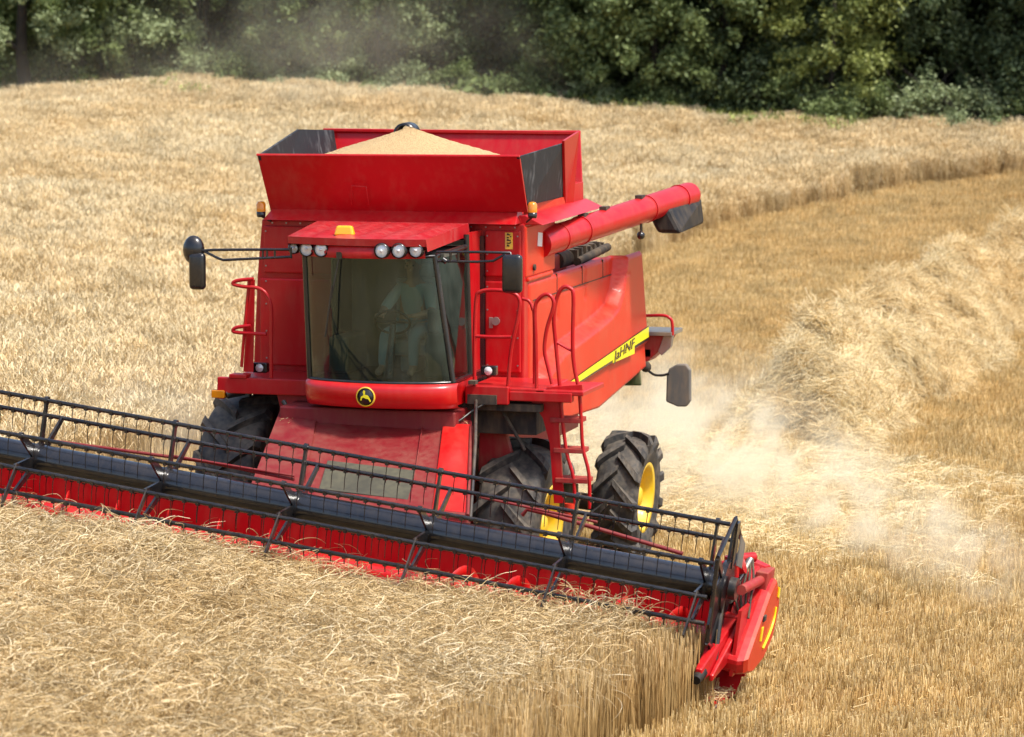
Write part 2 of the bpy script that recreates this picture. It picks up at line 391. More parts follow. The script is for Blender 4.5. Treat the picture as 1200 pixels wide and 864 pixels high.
nt.links.new(noise(nt, 14, 8, ge.outputs['Position'], .7), bp.inputs['Height']); nt.links.new(bp.outputs[0], b.inputs['Normal'])
me.materials.append(m); g = bpy.data.objects.new('ground', me); COL.objects.link(g); g['kind'] = 'structure'

# standing crop in front of the header
pr_rape = [proto_rape().mesh('seed_plants_%d' % i, M['rape']) for i in range(7)]
pr_edge = [proto_edge().mesh('edge_stalks_%d' % i, M['edge']) for i in range(4)]
X, Y, Z = grid_points(-14, 4.4, -20, -3.4, .2, lambda x, y: (x < 3.86+.2*np.clip((y+6.2)/2, 0, 1)) & (y < -3.85) & standing(x, y))
zs = 1+.13*np.sin(1.3*X+.7*Y)*np.sin(.9*Y-.5*X)+rng.normal(0, .07, len(X))
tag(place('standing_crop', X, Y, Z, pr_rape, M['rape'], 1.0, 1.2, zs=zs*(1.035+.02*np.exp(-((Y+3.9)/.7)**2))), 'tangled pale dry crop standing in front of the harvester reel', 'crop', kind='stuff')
X, Y, Z = grid_points(2.9, 4.7, -22, -3.7, .13, lambda x, y: (x > 3.6) & standing(x+.1, y))
tag(place('crop_edge', X, Y, Z, pr_edge, M['stub'], .98, 1.14, tilt=.04), 'upright golden stalks along the cut edge of the standing crop', 'crop', kind='stuff')
# uncut wheat behind and beside
pr_wheat = [proto_wheat().mesh('wheat_%d' % i, M['wheat']) for i in range(7)]
X, Y, Z = grid_points(-50, 14, -3.4, 70, .36, lambda x, y: standing(x, y) & (y > -3.5))
zs = 1+.14*np.sin(.8*X+.5*Y)*np.sin(.5*Y-.9*X)+rng.normal(0, .055, len(X))
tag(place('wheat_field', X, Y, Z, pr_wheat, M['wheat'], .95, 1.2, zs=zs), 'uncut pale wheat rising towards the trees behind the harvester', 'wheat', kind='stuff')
# stubble
pr_stub = [proto_stubble().mesh('stubble_%d' % i, M['stub']) for i in range(6)]
X, Y, Z = grid_points(-8, 30, -14, 60, .42, lambda x, y: ~standing(x, y), jit=.12)
wv = .03*np.sin(.35*Y)
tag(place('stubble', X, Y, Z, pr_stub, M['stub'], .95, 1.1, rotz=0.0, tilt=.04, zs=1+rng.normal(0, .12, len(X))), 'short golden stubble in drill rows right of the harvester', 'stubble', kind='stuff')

# straw windrow: a long heap behind the machine
def wcx(y): return np.interp(y, [17, 23, 28, 36, 44, 62], [.75, .55, .6, 1.15, 2.1, 5.2])+.10*np.sin(.7*y)
def wh(x, y):
    d = x-wcx(y); hw = np.where(d < 0, .85+.1*np.sin(1.7*y), 1.75+.25*np.sin(.5*y+.4)+.2*np.sin(1.3*y)); d = d/hw; e = np.clip((y-17.6-.5*np.sin(2*x))/1.6, 0, 1)**.6
    k = np.where(d < 0, np.clip(1-np.abs(d)**1.3, 0, 1), np.clip(1-np.abs(d)**1.9, 0, 1))
    lump = .16*np.sin(.9*y+2*x)+.15*np.sin(2.3*y-3*x)+.10*np.sin(4.3*y+4.7*x+2)+.07*np.sin(7.7*y-6*x)
    return k*(1.30+1.15*lump)*e
xs = np.arange(-1.6, 8.0, .1); ys = np.arange(15.2, 60, .12); XX, YY = np.meshgrid(xs, ys)
HH = wh(XX, YY); ZZ = terr(XX, YY)-.03+HH+rng.normal(0, .012, XX.shape)
n0 = len(xs); vv = np.stack([XX.ravel(), YY.ravel(), ZZ.ravel()], 1).tolist()
ff = [(j*n0+i, j*n0+i+1, (j+1)*n0+i+1, (j+1)*n0+i) for j in range(len(ys)-1) for i in range(n0-1)]
m2, nt, b = newmat('straw_mat'); ge = nt.nodes.new('ShaderNodeNewGeometry')
nt.links.new(mixnode(nt, (.16, .095, .03), (.50, .34, .14), ramp(nt, noise(nt, 22, 8, ge.outputs['Position'], .75), [(.4, 0.0), (.62, 1.0)])), b.inputs['Base Color']); b.inputs['Roughness'].default_value = .9  # dark tone paints the shade of crevices between the straws
bp = nt.nodes.new('ShaderNodeBump'); bp.inputs['Strength'].default_value = 1; bp.inputs['Distance'].default_value = .08
nt.links.new(noise(nt, 18, 8, ge.outputs['Position'], .75), bp.inputs['Height']); nt.links.new(bp.outputs[0], b.inputs['Normal'])
me = bpy.data.meshes.new('straw_windrow'); me.from_pydata(vv, [], ff); me.polygons.foreach_set('use_smooth', [True]*len(ff)); me.materials.append(m2)
wr = bpy.data.objects.new('straw_windrow', me); COL.objects.link(wr)
tag(wr, 'long pale heap of cut straw lying on the stubble behind the harvester', 'straw windrow')
pr_straw = [proto_straw().mesh('straws_%d' % i, M['straw']) for i in range(6)]
X = rng.uniform(-1.0, 7.6, 60000); Y = rng.uniform(15.7, 60, 60000); H = wh(X, Y); k = (H > .06) & ((np.sin(3.1*X+1.3*np.sin(2*Y))*np.sin(2.7*Y+1.1*np.sin(3*X)) > -.35) | (rng.uniform(0, 1, len(X)) < .12)); X, Y, H = X[k], Y[k], H[k]
k = rng.uniform(0, 1, len(X)) < np.where(Y < 42, 1, .6); X, Y, H = X[k], Y[k], H[k]
lean = -np.arctan((wh(X+.12, Y)-wh(X-.12, Y))/.24)
st = place('loose_straw', X, Y, terr(X, Y)+H-.04, pr_straw, M['straw'], .6, 1.1, tilt=.42, rotz=0.0)
ra = st.data.attributes['rot']; rv = np.zeros(len(X)*3, np.float32); ra.data.foreach_get('vector', rv); rv = rv.reshape(-1, 3); rv[:, 1] += lean; rv[:, 2] = rng.normal(0, .8, len(X)); ra.data.foreach_set('vector', rv.ravel()); st.parent = wr; st['kind'] = 'stuff'
# scattered straw on stubble around and just behind the machine
X = rng.uniform(-3, 5.5, 3200); Y = rng.uniform(6.5, 17, 3200); k = rng.uniform(0, 1, 3200) < np.exp(-((X-1.2)/2.6)**2)*np.clip((Y-5)/5, 0.2, 1); X, Y = X[k], Y[k]
tag(place('scattered_straw', X, Y, terr(X, Y)+.05, pr_straw, M['straw'], .6, 1.1, tilt=.15), 'loose straw scattered on the stubble behind the harvester', 'straw', kind='stuff')
#TREES
def leafmat(name, dark, light):
    m, nt, b = newmat(name); out = nt.nodes['Material Output']
    at = nt.nodes.new('ShaderNodeAttribute'); at.attribute_name = 'tint'
    c = ramp(nt, at.outputs['Fac'], [(0, dark), (1, light)])
    nt.links.new(c, b.inputs['Base Color']); b.inputs['Roughness'].default_value = .55; b.inputs['Specular IOR Level'].default_value = .35
    t = nt.nodes.new('ShaderNodeBsdfTranslucent'); nt.links.new(c, t.inputs[0]); x = nt.nodes.new('ShaderNodeMixShader'); x.inputs[0].default_value = .3
    nt.links.new(b.outputs[0], x.inputs[1]); nt.links.new(t.outputs[0], x.inputs[2]); nt.links.new(x.outputs[0], out.inputs[0]); return m
M['leaf_mid'] = leafmat('leaf_mid', (.095, .13, .042), (.29, .36, .13))
M['leaf_dark'] = leafmat('leaf_dark', (.045, .070, .028), (.145, .19, .078))
M['leaf_grey'] = leafmat('leaf_grey', (.17, .21, .09), (.43, .50, .26))
M['leaf_yellow'] = leafmat('leaf_yellow', (.14, .17, .04), (.38, .42, .12))
M['bark'] = paint('bark', (.035, .028, .022), .9, .3, dustcol=(.08, .07, .05), coat=0, bump=1)
def crown_mesh(name, mat, rx, ry, z0, z1, nclump, nleaf, ls, seed, cr=(.45, 1.0)):
    r = np.random.default_rng(seed); V = []; T = []
    for c in range(nclump):
        t = r.uniform(0, 1); zz = z0+(z1-z0)*t; prof = math.sin(math.pi*min(1, .22+.78*t))**.55; a = r.uniform(0, 6.283); q = r.uniform(.25, 1)**.5
        cx, cy = rx*prof*q*math.cos(a), ry*prof*q*math.sin(a); s = r.uniform(*cr); n = int(nleaf*r.uniform(.6, 1.4)*s)
        d = r.normal(0, 1, (n, 3)); d /= np.linalg.norm(d, axis=1)[:, None]; rad = np.abs(r.normal(0, .55, n))+.08
        out_ = np.array([math.cos(a), math.sin(a), r.uniform(-.7, .5)]); al = r.uniform(.3, 1.3)*s   # sprays reach outward and droop
        P = np.array([cx, cy, zz])+d*rad[:, None]*np.array([s, s, s])*r.uniform(.55, 1.0)+out_*(r.uniform(-1, 1, n)*al)[:, None]
        nn = d*.6+r.normal(0, .8, (n, 3))+np.array([0, 0, .5]); nn /= np.linalg.norm(nn, axis=1)[:, None]
        u = np.cross(nn, r.normal(0, 1, (n, 3))); u /= np.linalg.norm(u, axis=1)[:, None]; v = np.cross(nn, u)
        l = ls*r.uniform(.6, 1.3, n)[:, None]; V.append(np.stack([P-u*l, P+v*l*.55, P+u*l, P-v*l*.55], 1).reshape(-1, 3))
        T.append(np.repeat(np.clip(r.normal(.45, .15)+r.normal(0, .2, n), 0, 1), 4))
    V = np.concatenate(V); T = np.concatenate(T); n = len(V)//4
    me = bpy.data.meshes.new(name); me.vertices.add(len(V)); me.vertices.foreach_set('co', V.astype(np.float32).ravel())
    me.loops.add(4*n); me.loops.foreach_set('vertex_index', np.arange(4*n, dtype=np.int32)); me.polygons.add(n)
    me.polygons.foreach_set('loop_start', np.arange(0, 4*n, 4, dtype=np.int32)); me.update(calc_edges=True)
    at = me.attributes.new('tint', 'FLOAT', 'POINT'); at.data.foreach_set('value', T.astype(np.float32)); me.materials.append(mat); return me
def trunk_mesh(name, h, r0, seed, nb=7, stems=1):
    rd = random.Random(seed); b = MB()
    for s_ in range(stems):
        ox, oy = rd.uniform(-.2, .2)*(stems > 1), rd.uniform(-.2, .2)*(stems > 1); pts = [(ox, oy, -.3)]; x, y = ox, oy
        for i in range(1, 8): x += rd.uniform(-.12, .12); y += rd.uniform(-.12, .12); pts.append((x, y, h*i/7))
        b.tube(smooth_path(pts, 3), [r0*(1-.8*i/21)*(1.25 if i < 2 else 1) for i in range(22)], 9)
        for k in range(nb):
            i = rd.randint(2, 6); p = pts[i]; a = rd.uniform(0, 6.28); l = rd.uniform(1, 2.6)
            b.tube([p, (p[0]+math.cos(a)*l*.5, p[1]+math.sin(a)*l*.5, p[2]+l*.3), (p[0]+math.cos(a)*l, p[1]+math.sin(a)*l, p[2]+l*.75)], [r0*.4, r0*.25, r0*.1], 6)
    me = bpy.data.meshes.new(name); me.from_pydata(b.v, [], b.f); me.polygons.foreach_set('use_smooth', [True]*len(b.f)); me.materials.append(M['bark']); return me
CR = {
 'mid': crown_mesh('crown', M['leaf_mid'], 3.2, 2.6, .9, 9, 150, 700, .080, 1, (.3, .8)),
 'dark': crown_mesh('crown', M['leaf_dark'], 3.2, 2.6, .3, 10, 160, 700, .075, 2, (.3, .8)),
 'grey': crown_mesh('crown', M['leaf_grey'], 3.0, 2.6, 1.9, 8, 130, 700, .080, 3, (.3, .8)),
 'yellow': crown_mesh('crown', M['leaf_yellow'], 2.0, 1.9, 1.4, 8, 90, 700, .075, 4, (.3, .75)),
 'slim': crown_mesh('crown', M['leaf_mid'], 1.7, 1.7, .5, 9, 90, 650, .075, 5, (.3, .75))}
SH = {'mid': crown_mesh('foliage', M['leaf_mid'], 1.5, 1.2, .2, 2.0, 26, 520, .07, 11, (.35, .7)),
      'dark': crown_mesh('foliage', M['leaf_dark'], 1.6, 1.2, .2, 2.2, 28, 520, .07, 12, (.35, .7)),
      'grey': crown_mesh('foliage', M['leaf_grey'], 1.4, 1.2, .2, 1.7, 24, 520, .065, 13, (.35, .7))}
TK = [trunk_mesh('trunk', 7.5, .20, 21), trunk_mesh('trunk', 7, .26, 22, stems=1), trunk_mesh('trunk', 8, .13, 23, stems=2), trunk_mesh('trunk', 7.5, .10, 24, nb=4)]
STM = trunk_mesh('stems', 1.3, .03, 25, nb=5, stems=3)
def far(px, y):  # ground point at distance row y in the direction px
    d = FW+RT*(px-600)/FPX; t = (y-CAM[1])/d[1]; x = CAM[0]+d[0]*t; return x, y, float(terr(x, y))
def tree(px, y, crown, trunk, s, label, rz, group='trees along the far field edge'):
    x, y, z = far(px, y); e = bpy.data.objects.new('tree', None); COL.objects.link(e); e.location = (x, y, z-.05); e.scale = (s, s, s); e.rotation_euler.z = rz
    c = bpy.data.objects.new('crown', CR[crown]); COL.objects.link(c); c.parent = e
    t = bpy.data.objects.new('trunk', TK[trunk]); COL.objects.link(t); t.parent = e
    tag(e, label, 'tree', group)
def shrub(px, y, kind, s, label, rz):
    x, y, z = far(px, y); e = bpy.data.objects.new('shrub', None); COL.objects.link(e); e.location = (x, y, z-.05); e.scale = (s, s, s*.95); e.rotation_euler.z = rz
    c = bpy.data.objects.new('foliage', SH[kind]); COL.objects.link(c); c.parent = e
    t = bpy.data.objects.new('stems', STM); COL.objects.link(t); t.parent = e
    tag(e, label, 'shrub', 'shrubs at the foot of the far trees')
TREES = [
 (38, 59, 'grey', 1, .95, 'pale green tree with the thickest dark bare trunk at the far left edge', .3),
 (-90, 60, 'grey', 0, 1, 'pale tree just outside the left edge of the field', 1.3),
 (100, 61, 'mid', 0, .95, 'mid green tree with bare slim dark trunk, second from the left', 1.1),
 (165, 62, 'grey', 3, .9, 'light green tree with thin trunk right of the two dark trunked trees', 2.1),
 (235, 64, 'mid', 2, 1, 'green tree standing above the highest point of the wheat', .5),
 (300, 66, 'dark', 0, 1, 'dark tree behind the dusty bushes left of the harvester', 4),
 (365, 63, 'mid', 3, .9, 'mid green tree veiled by dust behind the left of the grain tank', 2.9),
 (440, 63.5, 'grey', 2, .95, 'bright light green round tree above the grain heap', 5.1),
 (505, 67, 'dark', 2, 1.05, 'dark tree right of the bright tree above the grain heap', .9),
 (570, 66, 'dark', 3, 1, 'dark tree in drifting dust behind the right of the grain tank', 2.2),
 (640, 67, 'dark', 2, 1, 'dark dusty tree with thin bare stems in the middle of the tree line', 3.7),
 (705, 64, 'mid', 3, .9, 'slim mid green tree above the end of the unloading tube', 1.7),
 (770, 63, 'mid', 2, 1, 'leafy mid green tree right of the middle of the tree line', 4.4),
 (845, 63, 'mid', 0, 1, 'broad green tree left of the yellow green tree', .2),
 (905, 64, 'dark', 2, 1, 'dark green tree directly left of the yellow green tree', 5.5),
 (972, 62, 'yellow', 3, 1, 'yellow green sunlit tree on the right of the tree line', 2.5),
 (1045, 65, 'dark', 1, 1.05, 'very dark tree directly right of the yellow green tree', 1.9),
 (1110, 64, 'dark', 3, 1, 'dark tree with pale slim trunk near the right edge', .6),
 (1180, 65, 'dark', 2, 1.1, 'dark tree filling the upper right corner', 3.1),
 (1260, 63, 'dark', 0, 1, 'dark tree just beyond the right edge of the photo', 4.9),
]
for a in TREES: tree(*a[:5], a[5], a[6])
# the wood behind the edge trees reads as one dark mass
X, Y = [], []
for row, (yy, st_) in enumerate(((69, 62), (73, 70), (78, 85))):
    for px in range(-160, 1400, st_):
        x, y, z = far(px+18*math.sin(px+row), yy+1.2*math.cos(px*1.7)); X.append(x); Y.append(y)
X = np.array(X); Y = np.array(Y)
wood = place('woodland', X, Y, terr(X, Y), [CR['dark'], CR['mid'], CR['dark']], M['leaf_dark'], 1.1, 1.5, tilt=.02); tag(wood, 'dark wood behind the row of edge trees', 'wood', kind='stuff')
SHR = [
 (230, 61.5, 'grey', .9, 'dusty pale bush at the crest of the wheat, leftmost of the bushes', .2), (285, 62, 'mid', .9, 'dusty green bush left of the pale bush by the harvester', 1.2),
 (350, 62, 'grey', 1, 'pale dusty bush directly left above the grain tank', 2.2), (415, 61.5, 'grey', .9, 'pale bush under the bright round tree', 3.1),
 (480, 62.5, 'grey', .85, 'small pale bush in line with the grain heap', 4.1), (545, 62.5, 'mid', .8, 'low bush in dust right of the grain heap', 5.0),
 (610, 62.5, 'mid', .8, 'low green bush above the right end of the grain tank', .8), (690, 62, 'grey', .8, 'small light bush between dark stems in the middle', 1.9),
 (760, 62, 'mid', .8, 'green bush under the leafy trees right of the middle', 2.7), (830, 62, 'dark', .8, 'dark low bush left of the weedy patch', .1),
 (925, 61, 'mid', .95, 'green bush below the left side of the yellow green tree', 3.3), (985, 60.7, 'mid', .8, 'green bush directly below the yellow green tree', .6), (1030, 61, 'mid', .9, 'green bush right of the yellow green tree', 4.7),
 (1085, 61, 'grey', 1.05, 'rounded pale green bush, larger of the two pale ones at the right', 5.4), (1140, 61, 'grey', .95, 'rounded pale green bush nearest the right edge', 1.0), (1190, 61.5, 'mid', .9, 'green bush at the right edge of the photo', 2.0),
 (20, 65.5, 'grey', 1.1, 'pale bush behind the thick dark trunk', 2.0), (75, 66, 'grey', 1.2, 'pale bush between the two bare dark trunks', .0), (130, 66, 'mid', 1.1, 'green bush right of the slim dark trunk', 1.0), (180, 64.5, 'mid', 1.0, 'green bush below the light tree with thin trunk', 3.0)]
for a in SHR: shrub(*a)
# weeds at the field margin
pr_weed = []
for i in range(3):
    b = Blades()
    for _ in range(70):
        x, y = U(-.4, .4), U(-.4, .4); h = U(.3, .95); b.blade([(x, y, 0), (x+U(-.1, .1), y+U(-.1, .1), h)], .012, .004, U(0, .7))
        for _k in range(3):
            z = U(.2, h); b.quad(np.array([x+U(-.1, .1), y+U(-.1, .1), z]), np.array([U(-.06, .06), U(-.06, .06), .02]), np.array([.02, U(-.03, .03), U(.01, .05)]), U(.2, 1))
    pr_weed.append(b.mesh('weeds_%d' % i, M['leaf_yellow']))
X, Y = [], []
for px in np.arange(690, 1230, 5):
    for k in range(3 if 860 < px < 1010 else 1):
        x, y, z = far(px, U(59.0 if 860 < px < 1010 else 60.5, 61.5)); X.append(x); Y.append(y)
for px in np.arange(-40, 240, 9):
    x, y, z = far(px, U(57, 61)); X.append(x); Y.append(y)
X = np.array(X); Y = np.array(Y)
tag(place('weeds', X, Y, terr(X, Y), pr_weed, M['leaf_yellow'], .6, 1.1), 'strip of green and yellow weeds between the wheat and the trees', 'weeds', kind='stuff')
# forest floor behind the edge
X = rng.uniform(-50, 15, 1500); Y = rng.uniform(61.5, 78, 1500)
und = crown_mesh('undergrowth_clump', M['leaf_mid'], .8, .8, 0, .7, 8, 120, .11, 31, (.3, .6))
tag(place('undergrowth', X, Y, terr(X, Y), [und], M['leaf_dark'], .7, 1.3), 'dark undergrowth below the far trees', 'undergrowth', kind='stuff')
#MACHINE
HV = bpy.data.objects.new('combine_harvester', None); COL.objects.link(HV)
tag(HV, 'red combine harvester with wide black reel cutting the crop in the middle of the field', 'combine harvester')
def P_(mb, name, mat, parent=HV, bevel=0, label=None): return mb.build(name, M[mat], parent, bevel, label)
V3 = Vector

# --- body
b = MB()
b.prism([(1.50, .2, 1.75), (1.50, .2, 3.93), (-1.50, .2, 3.93), (-1.56, .2, 3.3), (-1.62, .2, 2.2), (-1.3, .2, 2.05), (-1.2, .2, 1.75)], (0, 1.2, 0))
b.box((-1.1, 1.4, 2.0), (.98, 4.9, 3.42)); b.box((-1.3, 1.39, 3.42), (1.0, 2.75, 3.93))
body = P_(b, 'body', 'red', bevel=.02)
for (x0, x1, z0, z1) in ((1.07, 1.47, 3.36, 3.86), (1.07, 1.47, 2.32, 3.31), (-1.47, -.55, 3.34, 3.86), (-1.52, -.55, 2.32, 3.28)):   # pressed panels of the front wall
    b = MB(); b.box((x0, .165, z0), (x1, .21, z1)); P_(b, 'front_panel', 'red', body, bevel=.015)
b = MB(); b.tube([(-.62, .12, 2.95), (-.66, .10, 2.98), (-.66, .10, 3.18), (-.62, .12, 3.21)], .012); P_(b, 'grab_handle', 'black', body)
b = MB()   # side block above the deck, right behind the front corner
b.box((1.42, .24, 3.35), (1.515, 1.42, 3.90)); b.box((1.42, .3, 3.30), (1.53, 1.3, 3.345))
P_(b, 'side_block', 'orange', body, bevel=.015)
b = MB(); b.tube([(1.52, .52, 3.44), (1.54, .52, 3.44)], .035, 12); P_(b, 'side_cap', 'dark', body)
# warning stickers
b = MB(); b.box((1.30, .159, 3.66), (1.385, .1645, 3.84)); st1 = P_(b, 'warning_sticker', 'yellow', body)
b = MB()
for i in range(5):
    z = 3.69+i*.03; b.box((1.32, .156, z), (1.32+random.uniform(.02, .05), .1585, z+.012)); b.box((1.325+.03*(i % 2), .156, z+.012), (1.34+.03*(i % 2), .1585, z+.022))
P_(b, 'sticker_print', 'black', st1)
b = MB(); b.prism([(1.5165, .68, 3.66), (1.5165, .86, 3.64), (1.5165, .88, 3.79), (1.5165, .7, 3.81)], (.004, 0, 0)); P_(b, 'white_sticker', 'white', body)
# sloping lip under the tank flaps
b = MB(); b.hexa([(-1.42, .02, 3.935), (1.46, .02, 3.935), (1.46, .35, 3.935), (-1.42, .35, 3.935), (-1.36, .22, 4.07), (1.42, .22, 4.07), (1.42, .4, 4.07), (-1.36, .4, 4.07)])
b.hexa([(1.36, .25, 3.92), (1.70, .25, 3.92), (1.70, 2.9, 3.95), (1.36, 2.9, 3.95), (1.40, .25, 4.02), (1.50, .25, 4.02), (1.50, 2.85, 4.05), (1.40, 2.85, 4.05)])
b.box((-1.42, .35, 3.92), (-1.36, 2.7, 4.05)); b.box((-1.4, 2.62, 3.9), (1.45, 2.7, 4.06))
P_(b, 'tank_ledge', 'red', body, bevel=.008)

for k in range(13):
    x = -1.3+k*.215; b = MB(); b.tube([(x, .200, 3.985), (x, .165, 3.985)], .012, 8)
    P_(b, 'bolt', 'steel', body) if 0 else None
b = MB()
for k in range(18): x = -1.36+k*.163; b.tube([(x, .16, 3.895), (x, .152, 3.895)], .009, 8)
for z in (2.4, 2.7, 3.0, 3.25, 3.42, 3.6, 3.8):
    for x in (1.10, 1.44, -.60, -1.44): b.tube([(x, .166, z), (x, .158, z)], .009, 8)
o = P_(b, 'rivets', 'steel', body); o['kind'] = 'stuff'
b = MB(); b.box((1.12, .150, 2.80), (1.16, .166, 2.92)); P_(b, 'door_latch', 'steel', body, bevel=.004)
b = MB(); b.tube([(1.2, .155, 2.88), (1.2, .13, 2.88)], .045, 14); P_(b, 'round_lock', 'steel', body)

# --- big side panel with its pressed swoosh
def side_y0(z): return .35+0*z
def side_y1(z): return np.interp(z, [1.6, 3.3], [5.33, 4.80])
def curve_z(y):   # height of the pressed edge at distance y
    return float(np.interp(y, [.35, .6, 1.24, 1.98, 2.74, 3.33, 3.69, 3.89, 4.01, 4.15], [2.1, 2.28, 2.45, 2.52, 2.59, 2.66, 2.74, 2.90, 3.12, 3.5]))
def zbot(y): return float(np.interp(y, [.35, .9, 2.9, 5.3], [1.98, 1.70, 1.62, 1.86]))
def ztop(y): return 3.30
b = MB(); NY, NZ = 110, 64; vs = []
for i in range(NY+1):
    for j in range(NZ+1):
        v = j/NZ; yy = .35+(i/NY)*4.98; y1 = 5.33-(max(0, zbot(yy)+(ztop(yy)-zbot(yy))*v-1.6))/1.7*.5; y = .35+(i/NY)*(y1-.35)
        z = zbot(y)+(ztop(y)-zbot(y))*v
        d = (curve_z(y)-z)/.11; q = min(1, max(0, d+.5)); q = q*q*(3-2*q); off = .17*q
        d2 = (z-1.98-.034*y)/.05; q2 = min(1, max(0, .5-d2)); off -= .045*q2*q2*(3-2*q2)
        if 3.03 < z-.012*y < 3.05 and y < 4.2: off -= .012
        for yy2 in (1.55, 2.75, 3.75):
            if abs(y-yy2) < .025 and z > curve_z(y)+.3: off -= .015
        edge = min(y-.35, 3.3-z, (y1-y)) ; off -= .04*max(0, 1-edge/.05)**2
        vs.append((1.515+off, y, z))
b.add(vs, [(i*(NZ+1)+j, (i+1)*(NZ+1)+j, (i+1)*(NZ+1)+j+1, i*(NZ+1)+j+1) for i in range(NY) for j in range(NZ)], True)
sp = P_(b, 'side_panel', 'orange'); s_ = sp.modifiers.new('thick', 'SOLIDIFY'); s_.thickness = .04; s_.offset = -1
b = MB()   # left twin of the panel, plain
b.prism([(-1.6, .35, 1.98), (-1.6, .9, 1.7), (-1.6, 5.3, 1.86), (-1.6, 4.8, 3.3), (-1.6, .35, 3.3)], (.05, 0, 0)); b.box((-1.55, .4, 1.9), (-1.1, 4.8, 1.95))
P_(b, 'side_panel', 'orange', bevel=.02)
# stripe: follows the panel, yellow with black edging, and dark lettering
def stripe_c(y): return float(np.interp(y, [.9, 1.5, 2.4, 3.4, 4.4, 5.2], [2.03, 2.07, 2.13, 2.19, 2.255, 2.30]))
def band(y0, y1, lo, hi, x, n=24):
    b = MB(); vs = []
    for i in range(n+1):
        y = y0+(y1-y0)*i/n; g = .45+.55*i/n; c = stripe_c(y); vs += [(x, y, c+lo*g), (x, y, c+hi*g)]
    b.add(vs, [(2*i, 2*i+2, 2*i+3, 2*i+1) for i in range(n)]); b2 = MB(); b2.add(vs, b.f); return b2
sb = band(.95, 5.14, -.110, .068, 1.690); s1 = P_(sb, 'black_stripe', 'black', sp)
sb = band(1.02, 5.12, -.072, .056, 1.695); s1 = P_(sb, 'yellow_stripe', 'stripe', sp)
b = MB(); b.box((1.688, 3.35, 2.095), (1.6945, 4.4, 2.2)); P_(b, 'stripe_patch', 'stripe', sp)
for (p0, p1) in (((.55, 3.05), (3.9, 3.10)),):
    b = MB(); b.box((1.50, .5, 3.075), (1.519, 3.95, 3.085)); P_(b, 'panel_seam', 'dark', sp)
for y_ in (1.5, 2.6, 3.55): b = MB(); b.box((1.50, y_-.008, 3.09), (1.519, y_+.008, 3.29)); P_(b, 'panel_seam', 'dark', sp)
fc = bpy.data.curves.new('lettering', 'FONT'); fc.body = 'JaHNF'; fc.size = .16; fc.extrude = .002; fc.shear = .2; fc.space_character = 1.0
fo = bpy.data.objects.new('tmp', fc); dg = bpy.context.evaluated_depsgraph_get()
fme = bpy.data.meshes.new_from_object(fo); fme.name = 'lettering'; fme.materials.clear(); fme.materials.append(M['black'])
lt = bpy.data.objects.new('lettering', fme); COL.objects.link(lt); lt.parent = sp; lt.scale = (2.3, 1.0, 1)
lt.location = (1.702, 3.38, 2.115); lt.rotation_euler = (R(90+3.5), 0, R(90))
lt.rotation_euler = Matrix(((0, 0, 1), (1, 0, 0), (0, 1, 0))).to_euler(); lt.rotation_euler.rotate_axis('Z', R(3.7))

# --- grain tank flaps
yf0, yf1 = -.14, .19
b = MB(); A = WY(301, 181.5, yf0); B_ = WY(608.5, 183, yf0); C_ = WY(618, 249, yf1); D_ = WY(317, 247, yf1)
b.prism([A, D_, C_, B_], (0, .035, .01))
b.tube([A, B_], .014); ff_ = P_(b, 'tank_front_flap', 'red', bevel=.006)
b = MB(); b.tube([WY(412, 218, -.02), WY(429, 219, -.02), WY(432, 240, .1)], .006); b.tube([WY(412, 218, -.02), WY(412, 240, .1)], .006); P_(b, 'flap_bracket', 'red', ff_)
b = MB(); A = WY(380, 153, 2.95); B_ = WY(679.5, 153, 2.95); C_ = WX(671, 243, 1.5); C_ = (1.5, 2.68, 4.05); D_ = (-1.40, 2.68, 4.05)
b.prism([A, D_, C_, B_], (0, .035, 0)); b.box((A[0], 2.90, A[2]-.01), (B_[0], 3.0, A[2]+.025))
P_(b, 'tank_rear_flap', 'red', bevel=.006)
FR = WY(608.5, 184, yf0)
b = MB(); b.prism([FR, WX(661, 168, 1.56), WX(662, 230, 1.44), WY(619, 241, .25)], (-.03, 0, 0)); P_(b, 'tank_side_flap', 'rubbersheet', label='scuffed black side flap of the grain tank')
b = MB(); b.prism([WX(619, 241, 1.46), WX(665, 230, 1.46), WX(665, 246, 1.46), WX(619, 262, 1.46)], (-.05, 0, 0)); P_(b, 'tank_side_wall', 'orange')
b = MB(); b.prism([WX(661.5, 165, 1.6), WX(679, 154, 1.62), WX(672, 243, 1.5), WX(663, 240, 1.46)], (-.03, 0, 0)); b.box((1.40, 2.2, 4.0), (1.5, 2.7, 4.25)); P_(b, 'tank_corner', 'red', bevel=.004)
b = MB(); FL = WY(302, 182, yf0); b.prism([FL, (-1.38, .2, 4.05), (-1.42, 2.68, 4.05), (-1.62, 2.9, 4.80), (-1.58, 1.6, 4.86)], (.03, 0, 0)); P_(b, 'tank_side_flap', 'rubbersheet')
b = MB(); b.lathe([(.10, -.12), (.125, -.12), (.13, .10), (.10, .10)], WY(477, 157, 1.5), 'y', 20, 0, math.pi); P_(b, 'filling_auger_cap', 'black')
